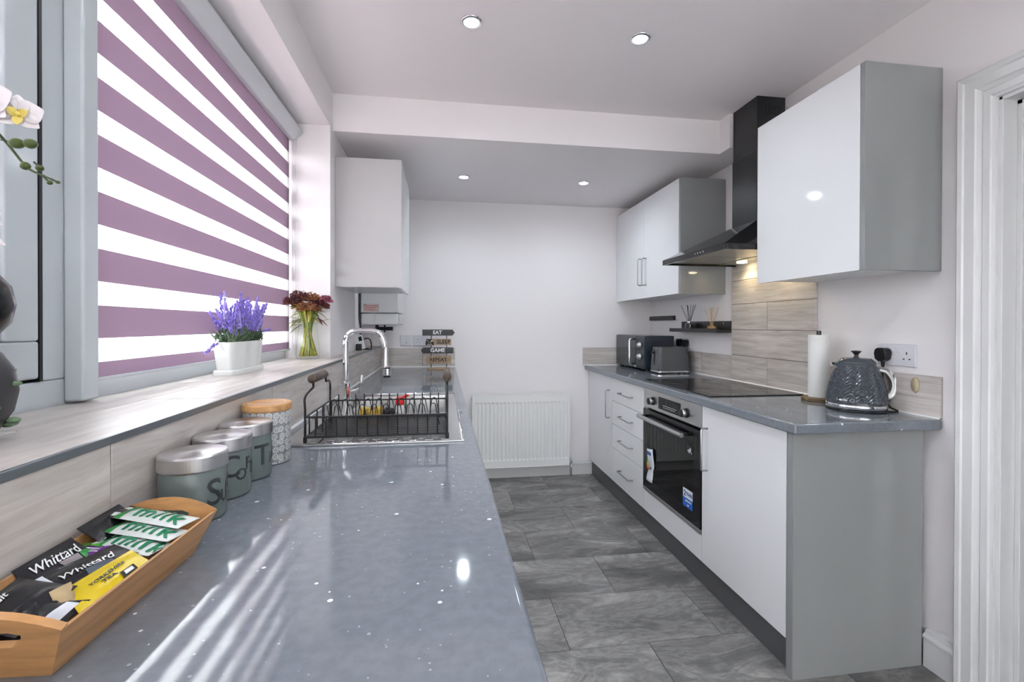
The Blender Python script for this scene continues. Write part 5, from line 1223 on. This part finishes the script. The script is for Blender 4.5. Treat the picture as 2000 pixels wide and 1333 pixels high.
for k in range(62):
    by = y0+.03+(y1-y0-.06)*rv.random(); bx = -.692+rv.uniform(-.024,.028)
    e = (by-(y0+y1)/2)/hy; ty = by+e*.05+rv.uniform(-.03,.03); tx = min(max(bx+rv.uniform(-.03,.05), -.733), -.60)
    hz = rv.uniform(.15,.245) if k % 3 else rv.uniform(.2,.268)
    spike((bx, by, ZS+.10), (tx, ty, ZS+hz), .46 if hz < .2 else .44, t, 18, .0080, M['lavender'] if k % 5 else M['lav_pale'])
spike((-.70, y0+.03, ZS+.115), (-.712, y0-.055, ZS+.075), .45, t, 14, .007); spike((-.69, y1-.03, ZS+.12), (-.66, y1+.045, ZS+.145), .4, t, 14, .008)

# ------------------------------------------------------------ glass vase of flowers
vc = (-.642, 2.325)
t = thing('glass_vase', 'clear glass vase with stems in water at the far end of the ledge', 'vase', (*vc, ZS))
ob('glass', MB().lathe([(.0001,.001),(.046,.001),(.052,.006),(.054,.03),(.051,.07),(.044,.13),(.042,.17),(.046,.205)], (*vc, ZS), 40, cap=False), M['glass'], t, smooth=True)
t2 = thing('cut_flowers', 'bunch of wilting burgundy and rust flowers standing in the glass vase', 'flowers', (*vc, ZS+.012))
rv = random.Random(5)
for k in range(40):
    a = rv.uniform(0, 2*PI); r0 = rv.uniform(.010,.044); a2 = a+rv.uniform(-2.2,2.2); r1 = rv.uniform(.008,.030)
    ob('flower_stem', MB().tube(smooth_path([(vc[0]+r0*math.cos(a), vc[1]+r0*math.sin(a), ZS+.014), (vc[0]+.5*r0*math.cos(a), vc[1]+.5*r0*math.sin(a), ZS+.09), (vc[0]+r1*math.cos(a2), vc[1]+r1*math.sin(a2), ZS+.19), (vc[0]+2.0*r1*math.cos(a2), vc[1]+2.0*r1*math.sin(a2), ZS+.25)], 4), .0033, 6), M['stem'] if k % 3 else M['yellowgreen'], t2, smooth=True)
tr = MB()
for k in range(60):
    a = rv.uniform(0, 2*PI); r0 = rv.uniform(.012,.046); tr.tube([(vc[0]+r0*math.cos(a), vc[1]+r0*math.sin(a), ZS+.013), (vc[0]+(r0-.012)*math.cos(a+.2), vc[1]+(r0-.012)*math.sin(a+.2), ZS+rv.uniform(.03,.06))], [.0016,.0022], 5)
q_ = ob('cut_stem_ends', tr, M['yellowgreen'], t2); q_['kind'] = 'stuff'
def head(c, r, n, mt, par):
    m = MB()
    for i in range(n):
        u_ = rv.uniform(-.35, 1); a = rv.uniform(0, 2*PI); s_ = math.sqrt(max(0, 1-u_*u_)); p = Vector((s_*math.cos(a), s_*math.sin(a), u_*.75))
        q = Vector(c)+p*r*rv.uniform(.75,1.08); nn = p.normalized()
        for j in range(4):
            b_ = rv.uniform(0, 2*PI); tip = q+(nn*.4+Vector((math.cos(b_), math.sin(b_), rv.uniform(-.3,.3)))*.8)*.0085
            m.leaf(q, tip, .0030, up=tuple(nn), seg=2)
        m.tube([Vector(c)+p*r*.2, q], .0007, 4, False)
    return ob('flower_head', m, mt, par)
for (dx, dy, dz, r, mt) in ((-.062,-.02,.268,.036,'burgundy'), (-.030,-.035,.298,.030,'burgundy'), (-.045,.03,.25,.030,'rust'), (.005,-.045,.238,.036,'rust'), (.012,.0,.290,.034,'rust'), (.040,.02,.272,.034,'burgundy'), (.030,-.02,.235,.028,'rust'), (.070,-.01,.250,.026,'burgundy'), (-.005,.03,.285,.028,'burgundy'), (.088,-.03,.288,.017,'pinkb'), (.104,-.035,.275,.013,'pinkb')):
    head((max(-.715, vc[0]+dx), min(2.345, vc[1]+dy), ZS+dz), r*1.08, int(50+r*2600), M[mt], t2)
for k in range(30):
    a = rv.uniform(0, 2*PI); r0 = .035; z = ZS+rv.uniform(.16,.24); L = rv.uniform(.05,.09); ca_, sa_ = math.cos(a), math.sin(a)*.6
    b_ = (vc[0]+r0*ca_, vc[1]+r0*sa_*.6, z); tip = (max(-.735, vc[0]+(r0+L)*ca_), min(2.385, vc[1]+(r0+L)*sa_), z+rv.uniform(-.03,.05))
    ob('leaf', MB().leaf(b_, tip, rv.uniform(.006,.010), droop=.02, seg=5), M['leafg'] if k % 3 else M['yellowgreen'], t2, smooth=True)
for (dx, dz) in ((.075,.17), (.098,.165)):
    ob('leaf', MB().leaf((vc[0]+.045, vc[1]-.02, ZS+.20), (vc[0]+dx, vc[1]-.03, ZS+dz), .009, droop=.01, seg=5), M['burgundy'], t2, smooth=True)

# ------------------------------------------------------------ plants at the left edge
pc = (-.642, .700)
t = thing('succulent_pot', 'round charcoal pot with trailing succulents at the left end of the ledge', 'plant', (*pc, ZS))
ob('pot', MB().lathe([(.0001,.0005),(.028,.0005),(.046,.016),(.061,.042),(.066,.070),(.062,.100),(.050,.122),(.044,.128),(.040,.126),(.040,.116),(.0001,.114)], (*pc, ZS), 40), M['charcoal'], t, smooth=True)
rv = random.Random(9)
for k in range(34):
    a = rv.uniform(-PI, PI); dz = rv.uniform(.01,.125); rr0 = .042+.026*math.sin(min(1, dz/.12)*PI)
    p = (pc[0]+rr0*math.cos(a), pc[1]+rr0*math.sin(a), ZS+dz)
    ob('succulent_leaf', MB().ball(p, (.007*abs(math.cos(a))+.0035, .007*abs(math.sin(a))+.0035, .0036), 8, 5), M['bud'] if k % 2 else M['lav_green'], t, smooth=True)
for k in range(14):
    a = rv.uniform(-PI, PI); L = rv.uniform(.04,.068)
    ob('spiky_leaf', MB().leaf((pc[0]+.02*math.cos(a), pc[1]+.02*math.sin(a), ZS+.125), (pc[0]+L*math.cos(a), pc[1]+L*math.sin(a), ZS+.125+rv.uniform(.02,.045)), .005, seg=4), M['burgundy'] if k % 2 else M['stem'], t, smooth=True)
oc = (-.697, .782)
t = thing('orchid_vase', 'black bulb-shaped vase holding the white orchid', 'vase', (*oc, ZS))
ob('vase_body', MB().lathe([(.0001,.0005),(.027,.0005),(.029,.006),(.015,.04),(.014,.10),(.032,.140),(.050,.165),(.055,.192),(.050,.220),(.034,.242),(.019,.252),(.016,.264),(.011,.264),(.011,.245),(.0001,.24)], (*oc, ZS), 40), M['black_pot'], t, smooth=True)
t = thing('orchid', 'arching artificial orchid with white and yellow blooms and green buds', 'plant', (*oc, ZS+.25))
sp_ = smooth_path([(oc[0], oc[1], ZS+.24), (oc[0]-.005, oc[1]-.05, ZS+.40), (-.70, .74, ZS+.50), (-.665, .715, ZS+.485), (-.612, .72, ZS+.435), (-.590, .72, 1.478), (-.565, .72, 1.445), (-.545, .72, 1.434), (-.526, .72, 1.425)], 6)
ob('flower_spike_stem', MB().tube(sp_, [.003-.0018*i/(len(sp_)-1) for i in range(len(sp_))], 8), M['twig'], t, smooth=True)
def bud(c, r, tgt):
    b_ = ob('bud', MB().ball(c, r, 12, 8), M['bud'], t, smooth=True); ob('bud_stalk', MB().tube([c, tgt], .0012, 6), M['twig'], b_)
bud((-.575,.718,1.4755), (.0095,.0075,.0068), (-.595,.72,1.480)); bud((-.5585,.718,1.476), (.0085,.007,.0066), (-.588,.72,1.478)); bud((-.5665,.72,1.446), (.0065,.0055,.0055), (-.575,.72,1.458)); bud((-.549,.72,1.444), (.0050,.0045,.0045), (-.556,.72,1.452)); bud((-.537,.72,1.4245), (.0040,.0035,.0030), (-.546,.72,1.434)); bud((-.527,.72,1.4255), (.003,.0025,.0022), (-.535,.72,1.430))
def bloom(c, s_, yaw):
    M_ = Matrix.Translation(c) @ Matrix.Rotation(yaw, 4, 'Z') @ Matrix.Diagonal((s_, s_, s_, 1))
    for k, (ang, L, W_) in enumerate(((90,1.0,.42),(25,1.05,.62),(155,1.05,.62),(215,.95,.40),(325,.95,.40))):
        a = math.radians(ang); m = MB().leaf((0,0,0), (L*math.cos(a), -.15, L*math.sin(a)), W_, up=(0,-1,0), seg=6).xf(M_); ob('petal', m, M['orchid'], t, smooth=True, solid=.0006)
    m = MB()
    for a in (40, 140, 270): m.leaf((0,-.1,-.05), (.55*math.cos(math.radians(a)), -.45, -.15+.5*math.sin(math.radians(a))), .22, up=(0,-1,0), seg=4)
    m.ball((0,-.16,.02), .12, 8, 6); ob('lip', m.xf(M_), M['orchid_y'], t, smooth=True, solid=.0005)
bloom((-.570, .715, 1.513), .026, .5); bloom((-.600, .700, 1.522), .034, .2); bloom((-.640, .69, 1.52), .034, 0); bloom((-.612, .70, 1.365), .030, .3); bloom((-.65, .69, 1.44), .034, 0)
for k, (x, z) in enumerate(((-.578, 1.365), (-.574, 1.338))):
    ob('petal', MB().leaf((-.620, .70, z+.018), (x, .70, z), .010, up=(0,-1,0), droop=.004, seg=5), M['orchid'], t, smooth=True, solid=.0006)
